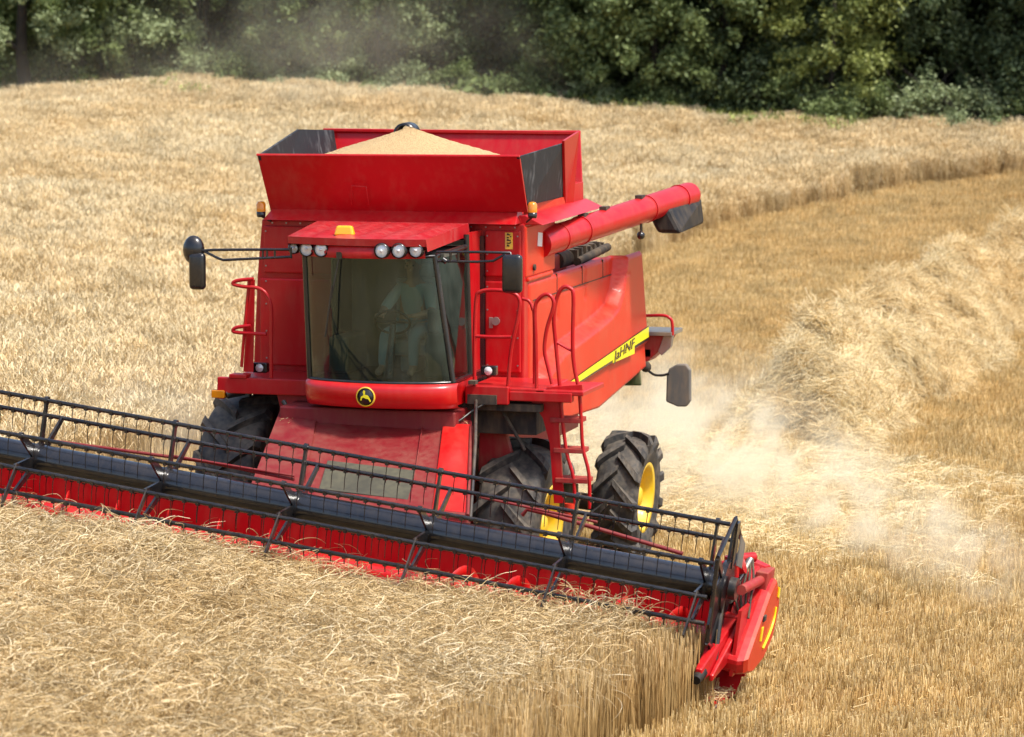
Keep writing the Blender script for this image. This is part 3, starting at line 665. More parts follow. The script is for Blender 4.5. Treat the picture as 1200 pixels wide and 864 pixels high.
# grain heap rests in the tank
pk = WY(482, 151, 1.3); b = MB(); n = 64; rings = 26; vs = []
for i in range(rings+1):
    for k in range(n):
        q = i/rings; a = 2*math.pi*k/n; x = pk[0]-.02+1.40*q*math.cos(a)*(1.0 if math.cos(a) > 0 else .98); y = 1.3+1.0*q*math.sin(a)
        z = pk[2]+.02-.42*(q**.92)+.012*math.sin(7*a+9*q)*q+.008*math.sin(23*a+31*q)
        vs.append((max(-1.40, min(1.43, x)), max(y, .30), z))
b.add(vs, [(i*n+k, (i+1)*n+k, (i+1)*n+(k+1) % n, i*n+(k+1) % n) for i in range(rings) for k in range(n)], True)
b.add(vs[-n:]+[(p[0]*.9, 1.3+(p[1]-1.3)*.7, 4.15) for p in vs[-n:]], [(k, n+k, n+(k+1) % n, (k+1) % n) for k in range(n)])
m, nt, bs = newmat('grain'); ge = nt.nodes.new('ShaderNodeNewGeometry')
nt.links.new(mixnode(nt, (.30, .18, .07), (.68, .48, .24), ramp(nt, noise(nt, 110, 3, ge.outputs['Position'], .8), [(.38, 0.0), (.58, 1.0)])), bs.inputs['Base Color']); bs.inputs['Roughness'].default_value = .9
bp = nt.nodes.new('ShaderNodeBump'); bp.inputs['Distance'].default_value = .012; nt.links.new(noise(nt, 110, 3, ge.outputs['Position'], .8), bp.inputs['Height']); nt.links.new(bp.outputs[0], bs.inputs['Normal'])
gr = b.build('grain_heap', m); tag(gr, 'golden heap of threshed grain peaking in the open tank of the harvester', 'grain')

# --- cab
XL, XR, YC, BUL = -.46, 1.12, -1.18, .26
def ws(s, v):  # windscreen surface, s 0..1 across, v 0..1 up
    xl = XL-.04*v; xr = XR-.19*v; x = xl+(xr-xl)*s; return (x, YC-.02*v-BUL*(1-(2*s-1)**2)**.8, 2.36+1.32*v)
b = MB(); b.box((XL+.02, .12, 2.25), (XR-.05, .2, 3.8)); b.box((XL, -1.15, 2.2), (XR-.03, .18, 2.36)); b.box((XL+.01, -.4, 2.3), (XL+.05, .15, 3.8))
for p in ([ws(0, 0), ws(0, 1)], [ws(1, 0), ws(1, 1)], [(1.06, -.36, 2.3), (1.02, -.36, 3.85)], [(XL+.02, -.4, 2.3), (XL, -.4, 3.8)]): b.tube([p[0], p[1]], .032, 8)
b.tube([ws(i/16, 0) for i in range(17)], .02, 6); b.tube([ws(i/16, 1) for i in range(17)], .02, 6); b.tube([ws(1, 0), (1.06, -.36, 2.34)], .03); b.tube([ws(1, 1), (1.02, -.36, 3.72)], .03)
cab = P_(b, 'cab', 'black')
b = MB(); vs = [ws(i/24, j/8) for i in range(25) for j in range(9)]
b.add(vs, [(i*9+j, (i+1)*9+j, (i+1)*9+j+1, i*9+j+1) for i in range(24) for j in range(8)], True); P_(b, 'windscreen', 'glass', cab)
b = MB(); b.add([ws(1, 0), (1.06, -.36, 2.36), (1.02, -.36, 3.7), ws(1, 1)], [(0, 1, 2, 3)]); P_(b, 'side_window', 'glass', cab)
b = MB(); b.add([ws(0, 0), (XL+.02, -.4, 2.36), (XL, -.4, 3.7), ws(0, 1)], [(0, 1, 2, 3)]); P_(b, 'side_window', 'glass', cab)
b = MB(); b.box((XL+.05, .06, 2.36), (XR-.16, .12, 3.75)); b.box((XL+.05, -1.1, 3.66), (XR-.12, .1, 3.70)); P_(b, 'cab_lining', 'beige', cab)
# roof
r0 = WY(337, 277, -1.38); r1 = WY(499, 281, -1.42); r2 = WY(549, 262, -.05); r3 = WY(372, 259, .0)
zc = r0[2]
b = MB()
nxs = 24; top = []; 
for i in range(nxs+1):
    s = i/nxs
    for j in range(9):
        v = j/8; f_ = lerp(r0, r1, s); k_ = lerp(r3, r2, s); p = lerp(f_, k_, v); y = p[1]-.12*(1-(2*s-1)**2)*(1-v)
        top.append((p[0], y, p[2]+.022*(abs(math.sin(s*math.pi*6))**.5)*(0 < v < 1)*(.05 < s < .95)))
b.add(top, [(i*9+j, (i+1)*9+j, (i+1)*9+j+1, i*9+j+1) for i in range(nxs) for j in range(8)], True)
low = [(p[0], p[1]+.015, p[2]-.075) for p in top[::9]]; b.add([top[i*9] for i in range(nxs+1)]+low, [(i, nxs+1+i, nxs+2+i, i+1) for i in range(nxs)], True)
rr = [top[nxs*9+j] for j in range(9)]; b.add(rr+[(p[0]+.01, p[1]+.02, p[2]-.13) for p in rr], [(j, j+1, 10+j, 9+j) for j in range(8)])
rl = [top[j] for j in range(9)]; b.add(rl+[(p[0]-.005, p[1]+.02, p[2]-.10) for p in rl], [(j+1, j, 9+j, 10+j) for j in range(8)])
b.add([(p[0], p[1]+.02, p[2]-.08) for p in top], [(i*9+j+1, (i+1)*9+j+1, (i+1)*9+j, i*9+j) for i in range(nxs) for j in range(8)])
P_(b, 'roof', 'roof', cab)
b = MB(); vs = []
for i in range(21):
    s = .02+.93*i/20; p = ws(s, 1); vs += [(p[0], p[1]-.02, p[2]-.02), (p[0], p[1]-.04, 3.72), (p[0], p[1]+.01, zc-.06)]
b.add(vs, [(3*i+j, 3*i+3+j, 3*i+4+j, 3*i+1+j) for i in range(20) for j in range(2)], True); P_(b, 'roof_fascia', 'red', cab)
for px, py, rr_ in ((344.5, 291, .050), (359.5, 292, .070), (376.5, 292.5, .070), (447.5, 294, .070), (467.5, 294, .070), (487.5, 293.5, .068)):
    s = min(1, max(0, (px-350)/(512-350))); yy = ws(s, 1)[1]-.05; c = WY(px, py, yy)
    b = MB(); b.lathe([(rr_+.012, .05), (rr_+.012, -.02), (rr_, -.028)], c, 'y', 20); h_ = P_(b, 'work_light', 'black', cab)
    b = MB(); b.lathe([(.001, -.018), (rr_*.5, -.014), (rr_, -.004)], c, 'y', 20)
    b.lathe([(.001, -.03), (.014, -.028), (.016, -.01)], c, 'y', 10)
    o = P_(b, 'lamp_glass', 'lens', cab)
bc = WY(404, 274, -1.28); b = MB(); b.hexa([(bc[0]-.11, bc[1]-.05, bc[2]-.02), (bc[0]+.11, bc[1]-.05, bc[2]-.02), (bc[0]+.11, bc[1]+.05, bc[2]-.02), (bc[0]-.11, bc[1]+.05, bc[2]-.02), (bc[0]-.085, bc[1]-.03, bc[2]+.085), (bc[0]+.085, bc[1]-.03, bc[2]+.085), (bc[0]+.085, bc[1]+.03, bc[2]+.085), (bc[0]-.085, bc[1]+.03, bc[2]+.085)]); P_(b, 'beacon', 'amber_y', cab, bevel=.02)
# wiper
b = MB(); w0 = WY(398, 300, -1.46); w1 = WY(388, 350, -1.48); w2 = WY(383, 392, -1.48)
b.tube([w0, w1], .008); b.tube([WY(389, 335, -1.49), WY(381, 395, -1.49)], .011); b.box((w0[0]-.03, w0[1]-.02, w0[2]-.03), (w0[0]+.03, w0[1]+.03, w0[2]+.04)); P_(b, 'wiper', 'black', cab)
# apron below the windscreen with the emblem
b = MB(); vs = []; N_ = 28
for i in range(N_+1):
    s = i/N_; p = ws(s, 0); s2 = -.005+1.01*s; xx = XL-.03+(XR-XL+.09)*s; yy = YC-.04-(BUL+.04)*(1-(2*s-1)**2)**.6
    vs += [(xx, yy+.05, 2.355), (xx, yy+.0, 2.335), (xx, yy-.02, 2.30), (xx, yy, 2.16), (xx, yy+.04, 2.10), (xx, yy+.25, 2.07)]
b.add(vs, [(6*i+j, 6*i+j+1, 6*i+7+j, 6*i+6+j) for i in range(N_) for j in range(5)], True); b.box((XL, -1.2, 2.1), (XR, -.3, 2.33))
ap = P_(b, 'apron', 'red_bright')
ec = WY(429, 465, -1.52); b = MB(); 
b.lathe([(.001, -.02), (.095, -.02), (.095, .03)], ec, 'y', 28); em = P_(b, 'emblem', 'black', ap)
b = MB(); b.lathe([(.092, -.024), (.104, -.024), (.104, .02)], ec, 'y', 28); P_(b, 'emblem_rim', 'yellow', ap)
b = MB(); ex, ey, ez = ec
def E(x, z): return (ex+x, ey-.026, ez+z)
b.prism([E(-.055, -.035), E(-.048, .0), E(-.02, .018), E(-.028, .05), E(-.02, .068), E(-.002, .062), E(-.006, .022), E(.02, .018), E(.04, -.004), E(.062, -.045), E(.05, -.052), E(.03, -.022), E(.0, -.018), E(-.02, -.008), E(-.038, -.012), E(-.045, -.04)], (0, .004, 0)); P_(b, 'emblem_stag', 'stripe', ap)
# cab inside: seat, column, wheel, console
b = MB(); b.box((.12, -.55, 2.55), (.66, -.05, 2.72)); b.box((.14, -.1, 2.7), (.64, .03, 3.35)); b.box((.25, -.05, 3.33), (.53, .03, 3.52)); b.box((.3, -.45, 2.36), (.5, -.15, 2.56)); P_(b, 'driver_seat', 'seat', cab, bevel=.04)
b = MB(); b.tube([(.38, -1.08, 2.36), (.38, -.92, 2.92)], [.06, .035]); b.tube([(.38+.19*math.cos(a), -.93-.05*math.sin(a), 2.95+.17*math.sin(a)*.75) for a in np.linspace(0, 2*math.pi, 25)], .014)
b.tube([(.2, -.93, 2.95), (.56, -.93, 2.95)], .012); P_(b, 'steering_wheel', 'black', cab)
b = MB(); b.box((.72, -.9, 2.36), (.95, -.1, 2.85)); b.box((.76, -.95, 2.85), (.9, -.85, 3.1)); P_(b, 'console', 'beige', cab, bevel=.03)
b = MB(); b.box((-.42, -.7, 2.36), (-.2, -.05, 2.75)); P_(b, 'console', 'beige', cab, bevel=.03)
b = MB(); b.prism([(1.055, -.36, 2.30), (1.03, .2, 2.30), (1.03, .2, 3.86), (1.02, -.36, 3.86)], (-.02, 0, 0)); P_(b, 'side_wall', 'red', cab)

# --- platform in front of the body
b = MB(); b.box((-1.62, -.78, 2.20), (XL-.02, .19, 2.26)); b.box((-1.64, -.84, 2.12), (XL-.04, -.76, 2.29)); b.box((-1.5, -.86, 2.285), (-1.3, -.7, 2.33)); b.box((-1.66, -.8, 2.05), (-1.58, .1, 2.21)); P_(b, 'platform', 'red', bevel=.01)
b = MB(); b.box((XR+.02, -.78, 2.22), (2.0, .19, 2.27)); b.box((XR+.03, -.84, 2.10), (1.62, -.76, 2.29)); b.box((1.62, -.80, 2.14), (2.3, -.70, 2.24)); b.box((1.9, -.78, 2.21), (2.42, .1, 2.26))
pf = P_(b, 'platform', 'red', bevel=.01)
b = MB(); b.box((1.18, -.86, 2.1), (1.5, -.842, 2.2)); b.box((1.2, -.9, 2.31), (1.28, -.8, 2.35)); P_(b, 'platform_bracket', 'dark', pf)
def rail(pts, r=.021, y=-.78, parent=HV, sm=True):
    b = MB(); q = [WY(p[0], p[1], p[2] if len(p) > 2 else y) for p in pts]; b.tube(smooth_path(q, 5) if sm else q, r, 8); return b
b = rail([(556, 452), (556, 400), (558, 352), (563, 342), (580, 340), (600, 343), (609, 352), (607, 372), (599, 410), (595, 456)]); c = rail([(557, 394), (577, 395), (599, 395)], .019); b.add(c.v, c.f, True); P_(b, 'handrail', 'red')
b = rail([(629, 457), (628, 400), (627, 362), (632, 350), (641, 345), (648, 351), (648, 362), (641, 385), (638, 410), (642, 430), (647, 450)], .021, -.7); P_(b, 'handrail', 'red')
b = rail([(656, 452), (651, 400), (649, 372), (653, 348), (660, 337), (668, 338), (672, 348), (671, 400), (673, 430), (679, 458)], .022, -.55); c = rail([(650, 400), (660, 406), (671, 412)], .014, -.55); b.add(c.v, c.f, True); P_(b, 'handrail', 'red')
b = rail([(612, 350), (620, 353), (624, 362), (626, 375), (626, 455)], .018, -.3); P_(b, 'handrail', 'red')
b = rail([(318, 443), (318, 400), (318, 362), (313, 346), (303, 338), (285, 336), (273, 333), (278, 329), (297, 327)], .02, -.8); c = rail([(312, 392), (296, 391), (274, 389), (277, 384), (294, 382)], .02, -.8); b.add(c.v, c.f, True)
P_(b, 'handrail', 'red')
b = MB(); b.hexa([WY(285, 436, -.7), WY(297, 436, -.7), WY(297, 436, -.5), WY(285, 436, -.5), WY(292, 328, -.7), WY(299, 328, -.7), WY(299, 328, -.5), WY(292, 328, -.5)]); b.tube([WY(283, 430, -.78), WY(287, 380, -.78), WY(292, 328, -.78)], .018); P_(b, 'rail_post', 'red')
# little lamps on the platform
for px, py in ((305, 431), (573, 434.5)):
    c = WY(px, py, -.5); b = MB(); b.box((c[0]-.085, c[1]-.03, c[2]-.055), (c[0]+.085, c[1]+.06, c[2]+.055)); l_ = P_(b, 'platform_lamp', 'black', bevel=.015)
    b = MB(); b.lathe([(.001, -.045), (.03, -.04), (.045, -.03)], c, 'y', 14); P_(b, 'lamp_glass', 'lens', l_)
# amber marker lamps
for px, py, yy in ((306, 247, .1), (624, 248, .12)):
    c = WY(px, py, yy); b = MB(); b.lathe([(.001, -.02), (.045, -.02), (.05, .0), (.05, .04), (.001, .04)], (c[0], c[1], c[2]-.05), 'z', 14); b.tube([(c[0], c[1], c[2]-.06), (c[0]+(.1 if px < 400 else -.08), c[1]+.05, c[2]-.12)], .012); l_ = P_(b, 'marker_lamp', 'black')
    b = MB(); b.lathe([(.05, -.01), (.052, .07), (.035, .10), (.001, .105)], c, 'z', 14); P_(b, 'amber_glass', 'amber', l_)
c = WY(270, 461, -.8); b = MB(); b.tube([(c[0]-.05, c[1], c[2]-.01), (c[0]+.12, c[1]+.1, c[2]+.03)], [.055, .06], 12); b.tube([(c[0]+.1, c[1]+.1, c[2]+.04), (c[0]+.22, c[1]+.2, c[2]+.1)], .03); l_ = P_(b, 'side_lamp', 'blackmetal')
b = MB(); b.box((c[0]-.2, c[1]-.06, c[2]-.05), (c[0]-.05, c[1]+.02, c[2]+.035)); P_(b, 'amber_glass', 'amber', l_, bevel=.01)
# mirrors
def mirror(c, w, h, name='mirror', parent=HV):
    b = MB(); b.box((c[0]-w/2, c[1]-.05, c[2]-h/2), (c[0]+w/2, c[1]+.05, c[2]+h/2)); o = P_(b, name, 'black', parent); bv = o.modifiers.new('bevel', 'BEVEL'); bv.width = .045; bv.segments = 4
    for p in o.data.polygons: p.use_smooth = True
    b = MB(); b.box((c[0]-w/2+.02, c[1]+.052, c[2]-h/2+.03), (c[0]+w/2-.02, c[1]+.056, c[2]+h/2-.03)); b.build('mirror_glass', M['mirror'], o); return o
yl = -1.35
b = MB()
for pts in ([(236, 294), (250, 293), (341, 292.5)], [(240, 295), (256, 303), (262, 305), (342, 301)], [(308, 293), (308, 303)], [(313, 293), (313, 303)], [(322, 293), (322, 302)], [(341, 290), (341, 303)]): b.tube([WY(p[0], p[1], yl) for p in pts], .0145 if len(pts) > 2 else .012, 8)
b.tube([WY(231, 292, yl), WY(231, 318, yl)], .018); ma_ = P_(b, 'mirror_arm', 'black')
mirror(WY(231.5, 318, yl-.03), .18, .39, parent=ma_)
c = WY(227, 293, yl+.02); b = MB(); b.ball(c, (.12, .09, .155), 16); o = P_(b, 'wide_angle_mirror', 'black', ma_)
yr = -1.2; b = MB()
for pts in ([(512, 295.5), (560, 295.5), (598, 296.5), (600, 302)], [(512, 306), (560, 307), (578, 306), (592, 298)], [(528, 296), (528, 307)], [(537, 296), (537, 307)]): b.tube([WY(p[0], p[1], yr) for p in pts], .0145, 8)
b.tube([WY(519, 304, yr), WY(523, 307, yr)], .03); ma_ = P_(b, 'mirror_arm', 'black'); mirror(WY(600.5, 321, yr-.02), .215, .40, parent=ma_)

# --- ladder
b = MB(); yl = -.62
b.prism([WY(646, 464, yl), WY(660, 470, yl), WY(655, 500, yl), WY(661, 590, yl), WY(649, 590, yl), WY(644, 520, yl), WY(636, 490, yl), WY(622, 470, yl)], (0, .04, 0))
b.prism([WY(640, 454, yl-.03), WY(682, 451, yl-.03), WY(683, 458, yl-.03), WY(640, 466, yl-.03)], (0, .05, 0))
lad = P_(b, 'ladder', 'red', bevel=.004)
for pts in ([(656, 452), (659, 490), (664, 530), (672, 560), (674, 592)], [(679, 458), (681, 490), (683, 525), (690, 555), (691, 596)]):
    b = MB(); b.tube(smooth_path([WY(p[0], p[1], yl) for p in pts], 4), .02, 8); P_(b, 'side_rail', 'red', lad)
for x0, x1, y_ in ((645, 681, 487.5), (649, 684, 523), (651, 689, 558)):
    a = WY(x0, y_+3, yl); c = WY(x1, y_-2, yl); b = MB(); b.box((a[0], yl-.02, a[2]-.04), (c[0], yl+.22, a[2]+.01)); P_(b, 'step', 'red_dirty', lad, bevel=.006)
b = MB(); a = WY(652, 574, yl); b.box((a[0]+.0, yl+.12, a[2]-.28), (a[0]+.2, yl+.16, a[2]+.05)); P_(b, 'lower_guard', 'green', lad, bevel=.005)
b = MB(); b.tube([WY(668, 590, yl), WY(668, 610, yl)], .06, 12); P_(b, 'ladder_foot', 'orange', lad)

# --- unloading tube
A0 = V3((1.45, .95, 3.66)); A1 = V3(WX(806, 229, 2.2)); dr = (A1-A0).normalized()
b = MB(); RA = .155; b.tube([A0, A0+dr*.9, A1], [RA+.006, RA, RA], 28); au = P_(b, 'unloading_tube', 'red')
for t in (.12, .26, .70, .93):
    p = A0+(A1-A0)*t; b = MB(); b.tube([p-dr*.012, p+dr*.012], RA+.010, 28); P_(b, 'clamp_band', 'red', au)
b = MB()
for t in (.28, .42, .66): b = MB(); p = A0+(A1-A0)*t+V3((0, 0, RA)); b.box((p.x-.04, p.y-.09, p.z-.01), (p.x+.04, p.y+.09, p.z+.03)); P_(b, 'tube_lug', 'dark', au)
e0 = A1; s_ = V3((1, 0, 0))
b = MB(); b.ball(tuple(A1+dr*.01), (RA, RA*1.0, RA), 20); P_(b, 'tube_end', 'red', au)
b = MB(); q = .02   # black rubber chute hanging under the outer end
tq = [WX(774, 252, 2.04), WX(812, 234, 2.36), WX(819, 274, 2.40), WX(777, 276, 2.06)]
tq2 = [WX(800, 240, 2.1), WX(814, 232, 2.1)]
f0 = A1-dr*.95
b.hexa([tuple(A1+V3((-.15, -.95, -.40))), tuple(A1+V3((.15, -.95, -.40))), tuple(A1+V3((.17, .20, -.36))), tuple(A1+V3((-.17, .20, -.36))),
        tuple(f0+V3((-.15, 0, -.02))), tuple(f0+V3((.15, 0, -.02))), tuple(A1+V3((.155, .12, -.02))), tuple(A1+V3((-.155, .12, -.02)))]); P_(b, 'rubber_spout', 'rubber', au, bevel=.05)
c = WX(751, 262, 2.0); b = MB(); b.tube([c, (c[0], c[1], c[2]-.10)], .012); b.ball((c[0], c[1], c[2]-.14), (.05, .05, .05), 10); b.tube([(c[0], c[1]+.04, c[2]+.02), (c[0], c[1]+.05, c[2]-.1)], .01); P_(b, 'tube_lamp', 'black', au)

# --- engine deck behind the tank
b = MB(); b.box((1.0, 1.42, 3.18), (1.48, 4.7, 3.22)); P_(b, 'side_deck', 'red', bevel=.004)
b = MB(); b.box((1.0, 2.0, 3.22), (1.25, 2.9, 3.42)); P_(b, 'toolbox', 'red_dirty', bevel=.02)
b = MB(); b.tube([(1.2, 2.6, 3.34), (1.25, 4.2, 3.36)], .10, 14); b.tube([(1.35, 3.0, 3.3), (1.38, 4.3, 3.38)], .05, 10)
for i in range(7): b.box((1.03+.03*i, 3.0+.2*i, 3.3), (1.35, 3.06+.2*i, 3.44+.01*(i % 3)))
P_(b, 'engine_parts', 'dark')
b = MB(); b.box((-.95, 2.9, 3.4), (.9, 4.7, 3.52)); b.tube([(.3, 3.6, 3.5), (.3, 3.6, 3.62)], .07, 12); P_(b, 'engine_cover', 'red', bevel=.03)

# --- rear hood, bracket, rail, flap
b = MB(); b.prism([(-1.1, 4.8, 3.3), (-1.1, 5.6, 2.9), (-1.1, 6.1, 2.1), (-1.1, 5.4, 1.7), (-1.1, 4.2, 1.6), (-1.1, 4.2, 3.3)], (2.1, 0, 0)); P_(b, 'rear_hood', 'red', bevel=.04)
yq = 5.35
b = MB(); b.prism([WY(745, 393, yq), WY(784, 393, yq), WY(772, 412, yq), WY(757, 425, yq), WY(745, 426, yq)], (0, .5, 0)); rb = P_(b, 'rear_bracket', 'red_dirty', bevel=.01)
b = MB(); b.box(WY(745, 393, yq-.05), (WY(788, 391, yq)[0], yq+.55, WY(788, 391, yq)[2]+.02)); b.prism([WY(778, 393, yq-.02), WY(788, 393, yq-.02), WY(786, 407, yq-.02), WY(775, 417, yq-.02), WY(771, 412, yq-.02)], (0, .1, 0)); P_(b, 'bracket_plate', 'steel', rb, bevel=.005)
b = MB(); b.box(WY(754, 420, yq), (WY(764, 412, yq)[0], yq+.2, WY(764, 408, yq)[2])); b.ball(WY(757, 430, yq), .07, 10); P_(b, 'hitch_block', 'dark', rb, bevel=.02)
b = rail([(746, 370), (760, 370), (778, 370), (786, 374), (788, 382), (788, 393)], .02, yq); P_(b, 'rear_rail', 'red')
yq = 5.7; b = MB(); b.tube(smooth_path([WY(757, 432, yq), WY(766, 439, yq), WY(776, 440, yq), WY(784, 438, yq)], 4), .016); fl = P_(b, 'flap_arm', 'blackmetal')
b = MB(); b.prism([WY(x, y, yq) for x, y in ((784, 432), (793, 427), (804, 427), (809, 434), (809, 470), (804, 477), (794, 477), (780, 471), (781, 440))], (0, .08, 0)); P_(b, 'round_flap', 'greyplate', fl, bevel=.02)
yq = 4.9; b = MB(); b.hexa([WY(722, 452, yq), WY(752, 452, yq), WY(752, 452, yq+.5), WY(722, 452, yq+.5), WY(728, 432, yq), WY(750, 424, yq), WY(750, 424, yq+.5), WY(728, 432, yq+.5)]); P_(b, 'chaff_spreader', 'green', bevel=.02)

# --- chassis under the body
b = MB(); b.box((-.85, -.2, 1.15), (.95, 4.6, 2.02)); b.box((-1.1, .3, 1.7), (1.2, 4.0, 2.0)); P_(b, 'chassis', 'red_dirty', bevel=.02)
b = MB(); b.tube([(-1.2, 0, .95+.15), (1.2, 0, .95-.15)], .16, 12); b.box((.6, -.3, .75), (1.05, .3, 1.6)); b.box((-1.05, -.3, .9), (-.6, .3, 1.7)); P_(b, 'front_axle', 'red_dirty', bevel=.02)
b = MB(); b.tube([(-1.2, 4.0, .60), (1.35, 4.0, .32)], .10, 10); b.box((-.15, 3.7, .5), (.25, 4.3, 1.2)); P_(b, 'rear_axle', 'dark', bevel=.02)
b = MB(); b.box((1.0, -.55, 1.75), (1.85, .15, 2.2)); b.box((.98, -.75, 2.02), (1.95, -.3, 2.1)); b.tube([(1.15, -.6, 2.05), (1.1, -.6, 1.2)], .03); b.tube([(1.5, -.62, 2.0), (1.75, -.65, 1.6)], .02); P_(b, 'undercarriage', 'dark', bevel=.02)
b = MB(); b.prism([WY(562, 495, -.4), WY(572, 488, -.4), WY(590, 500, -.4), WY(600, 535, -.4), WY(560, 560, -.4)], (0, .1, 0)); P_(b, 'guard_plate', 'red_dirty', bevel=.01)
b = MB(); b.hexa([WY(323, 455, -.75), WY(358, 462, -.75), WY(358, 462, -.2), WY(323, 455, -.2)][::1]+[WY(323, 455, -.75)]*0+[]) if False else None
b = MB(); b.prism([WY(322, 455, -.7), WY(360, 455, -.7), WY(360, 500, -.7), WY(332, 492, -.7)], (0, .4, 0)); P_(b, 'gusset_plate', 'red_dirty', bevel=.01)

# --- feeder house
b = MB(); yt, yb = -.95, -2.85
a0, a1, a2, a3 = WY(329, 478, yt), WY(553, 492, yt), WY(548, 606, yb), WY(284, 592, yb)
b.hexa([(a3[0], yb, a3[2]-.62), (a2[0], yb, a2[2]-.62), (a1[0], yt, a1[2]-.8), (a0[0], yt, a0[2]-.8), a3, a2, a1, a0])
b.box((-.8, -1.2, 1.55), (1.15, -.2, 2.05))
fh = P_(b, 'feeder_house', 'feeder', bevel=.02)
def FHP(px, py, up=.01):   # point on the sloping top of the feeder house
    n = (V3(a1)-V3(a0)).cross(V3(a3)-V3(a0)).normalized(); n = n if n.z > 0 else -n
    d = FW+RT*(px-600)/FPX-UP*(py-432)/FPX; d = V3(d); o = V3(CAM); t = (V3(a0)+n*up-o).dot(n)/d.dot(n); return tuple(o+d*t)
b = MB(); b.prism([FHP(384, 541, .012), FHP(487, 553, .012), FHP(478, 587, .012), FHP(374, 574, .012)], tuple(V3((0, 0, .012)))); P_(b, 'inlet_hatch', 'hatch', fh)
b = MB(); b.prism([FHP(519, 500, .015), FHP(552, 500, .015), FHP(547, 604, .015), FHP(506, 600, .015)], (0, 0, .03)); P_(b, 'side_cover', 'red_bright', fh, bevel=.01, label='bright red cover on the right of the feeder house')
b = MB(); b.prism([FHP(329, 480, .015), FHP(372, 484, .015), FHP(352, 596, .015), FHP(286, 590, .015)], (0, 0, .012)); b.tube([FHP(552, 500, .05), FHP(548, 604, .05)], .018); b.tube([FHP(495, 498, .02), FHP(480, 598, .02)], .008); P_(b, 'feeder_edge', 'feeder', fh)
b = MB(); b.tube([WY(558, 470, -.9), WY(557, 520, -1.6), WY(551, 610, -2.4)], .02); P_(b, 'hydraulic_hose', 'blackmetal', fh)
b = MB(); b.tube(smooth_path([WY(500, 492, -1.0), WY(530, 497, -1.1), WY(556, 480, -.9), WY(575, 470, -.8)], 5), .013); P_(b, 'hydraulic_hose', 'blackmetal', fh)
b = MB(); b.tube(smooth_path([WY(332, 470, -1.0), WY(344, 495, -1.1), WY(330, 530, -1.6)], 5), .025); P_(b, 'hydraulic_hose', 'blackmetal', fh)
b = MB(); pp = [WY(540, 478, -1.1), WY(520, 481, -1.15), WY(560, 488, -1.0)]
rs = random.Random(5)
bl = Blades()
for _ in range(130):
    q = (rs.uniform(400, 548), rs.uniform(486, 496)) if rs.random() < .75 else (rs.uniform(330, 350), rs.uniform(488, 500)); c = np.array(FHP(q[0], q[1], .012)); d = np.array([rs.gauss(0, 1), rs.gauss(0, 1), rs.gauss(0, .4)])*.022
    bl.blade([c-d, c+d*.2+np.array([0, 0, .01]), c+d], .004, .003, rs.uniform(.2, .8))
cm = bl.mesh('caught_straw', M['straw']); co_ = bpy.data.objects.new('caught_straw', cm); COL.objects.link(co_); co_.parent = fh; co_['kind'] = 'stuff'

# --- wheels
def tyre_mesh(Rt, Wd, Rr, nl, name='tyre'):
    b = MB(); h = Wd/2; Rc = Rt-.045
    prof = [(Rr-.02, -h*.78), (Rr+.03, -h*.92), ((Rr+Rc)/2, -h*1.02), (Rc-.06, -h*.97), (Rc-.015, -h*.82), (Rc, -h*.45), (Rc+.008, 0)]
    prof = prof+[(r, -x) for r, x in prof[-2::-1]]; b.lathe(prof, (0, 0, 0), 'x', 64)
    def surf(s, th, up):   # s from 0 centre to 1.35 round the shoulder
        if s <= 1: x = s*h*.98; r = Rc+.008-.02*s*s
        else: x = h*(.98+.05*min(1, (s-1)*2)); r = Rc-.012-(s-1)*.42
        if s <= 1: r += up
        else: x += up*.8; r += up*.25
        return x, r*math.cos(th), r*math.sin(th)
    for sd in (-1, 1):
        for k in range(nl):
            t0 = 2*math.pi*(k+(.5 if sd > 0 else 0))/nl; rows = []
            for i, s in enumerate((-.06, .2, .5, .8, .97, 1.06, 1.3)):
                th = t0+.34*min(s, 1.0)+.06*max(0, s-.9); wd = (.075+.03*s)/Rt; up = .070 if s <= 1 else (.045 if s < 1.2 else .004)
                row = []
                for dth, u_ in ((-wd, -.02), (-wd*.62, up), (wd*.62, up), (wd, -.02)):
                    x, y, z = surf(s, th+dth/1.0*.75, u_); row.append((x*sd, y, z))
                rows.append(row)
            vs = [p for r_ in rows for p in r_]; fs = [(4*i+j, 4*i+j+1, 4*i+5+j, 4*i+4+j) for i in range(len(rows)-1) for j in range(3)]+[(0, 1, 2, 3)]
            b.add(vs, fs)
    me = bpy.data.meshes.new(name); me.from_pydata(b.v, [], b.f); me.polygons.foreach_set('use_smooth', b.sm); me.materials.append(M['tyre']); return me
def rim_mesh(Rr, Wd, dish):
    b = MB(); h = Wd/2
    b.lathe([(Rr+.0, h*.80), (Rr+.035, h*.90), (Rr+.03, h*.95), (Rr-.03, h*.90), (Rr-.06, h*.5), (Rr-.09, h*.2), (Rr-.12, dish), (Rr*.62, dish-.02), (Rr*.5, dish+.02), (Rr*.32, dish+.03), (.001, dish+.03)], (0, 0, 0), 'x', 48)
    b.lathe([(Rr, -h*.8), (Rr+.03, -h*.92), (Rr-.06, -h*.6), (Rr-.1, 0), (Rr-.12, dish)], (0, 0, 0), 'x', 48)
    b.lathe([(.13, dish+.02), (.13, dish+.12), (.10, dish+.15), (.001, dish+.15)], (0, 0, 0), 'x', 20)
    for k in range(10):
        a = 2*math.pi*k/10; b.tube([(dish+.02, .19*math.cos(a), .19*math.sin(a)), (dish+.06, .19*math.cos(a), .19*math.sin(a))], .016, 6)
    me = bpy.data.meshes.new('rim'); me.from_pydata(b.v, [], b.f); me.polygons.foreach_set('use_smooth', b.sm); me.materials.append(M['yellow']); return me
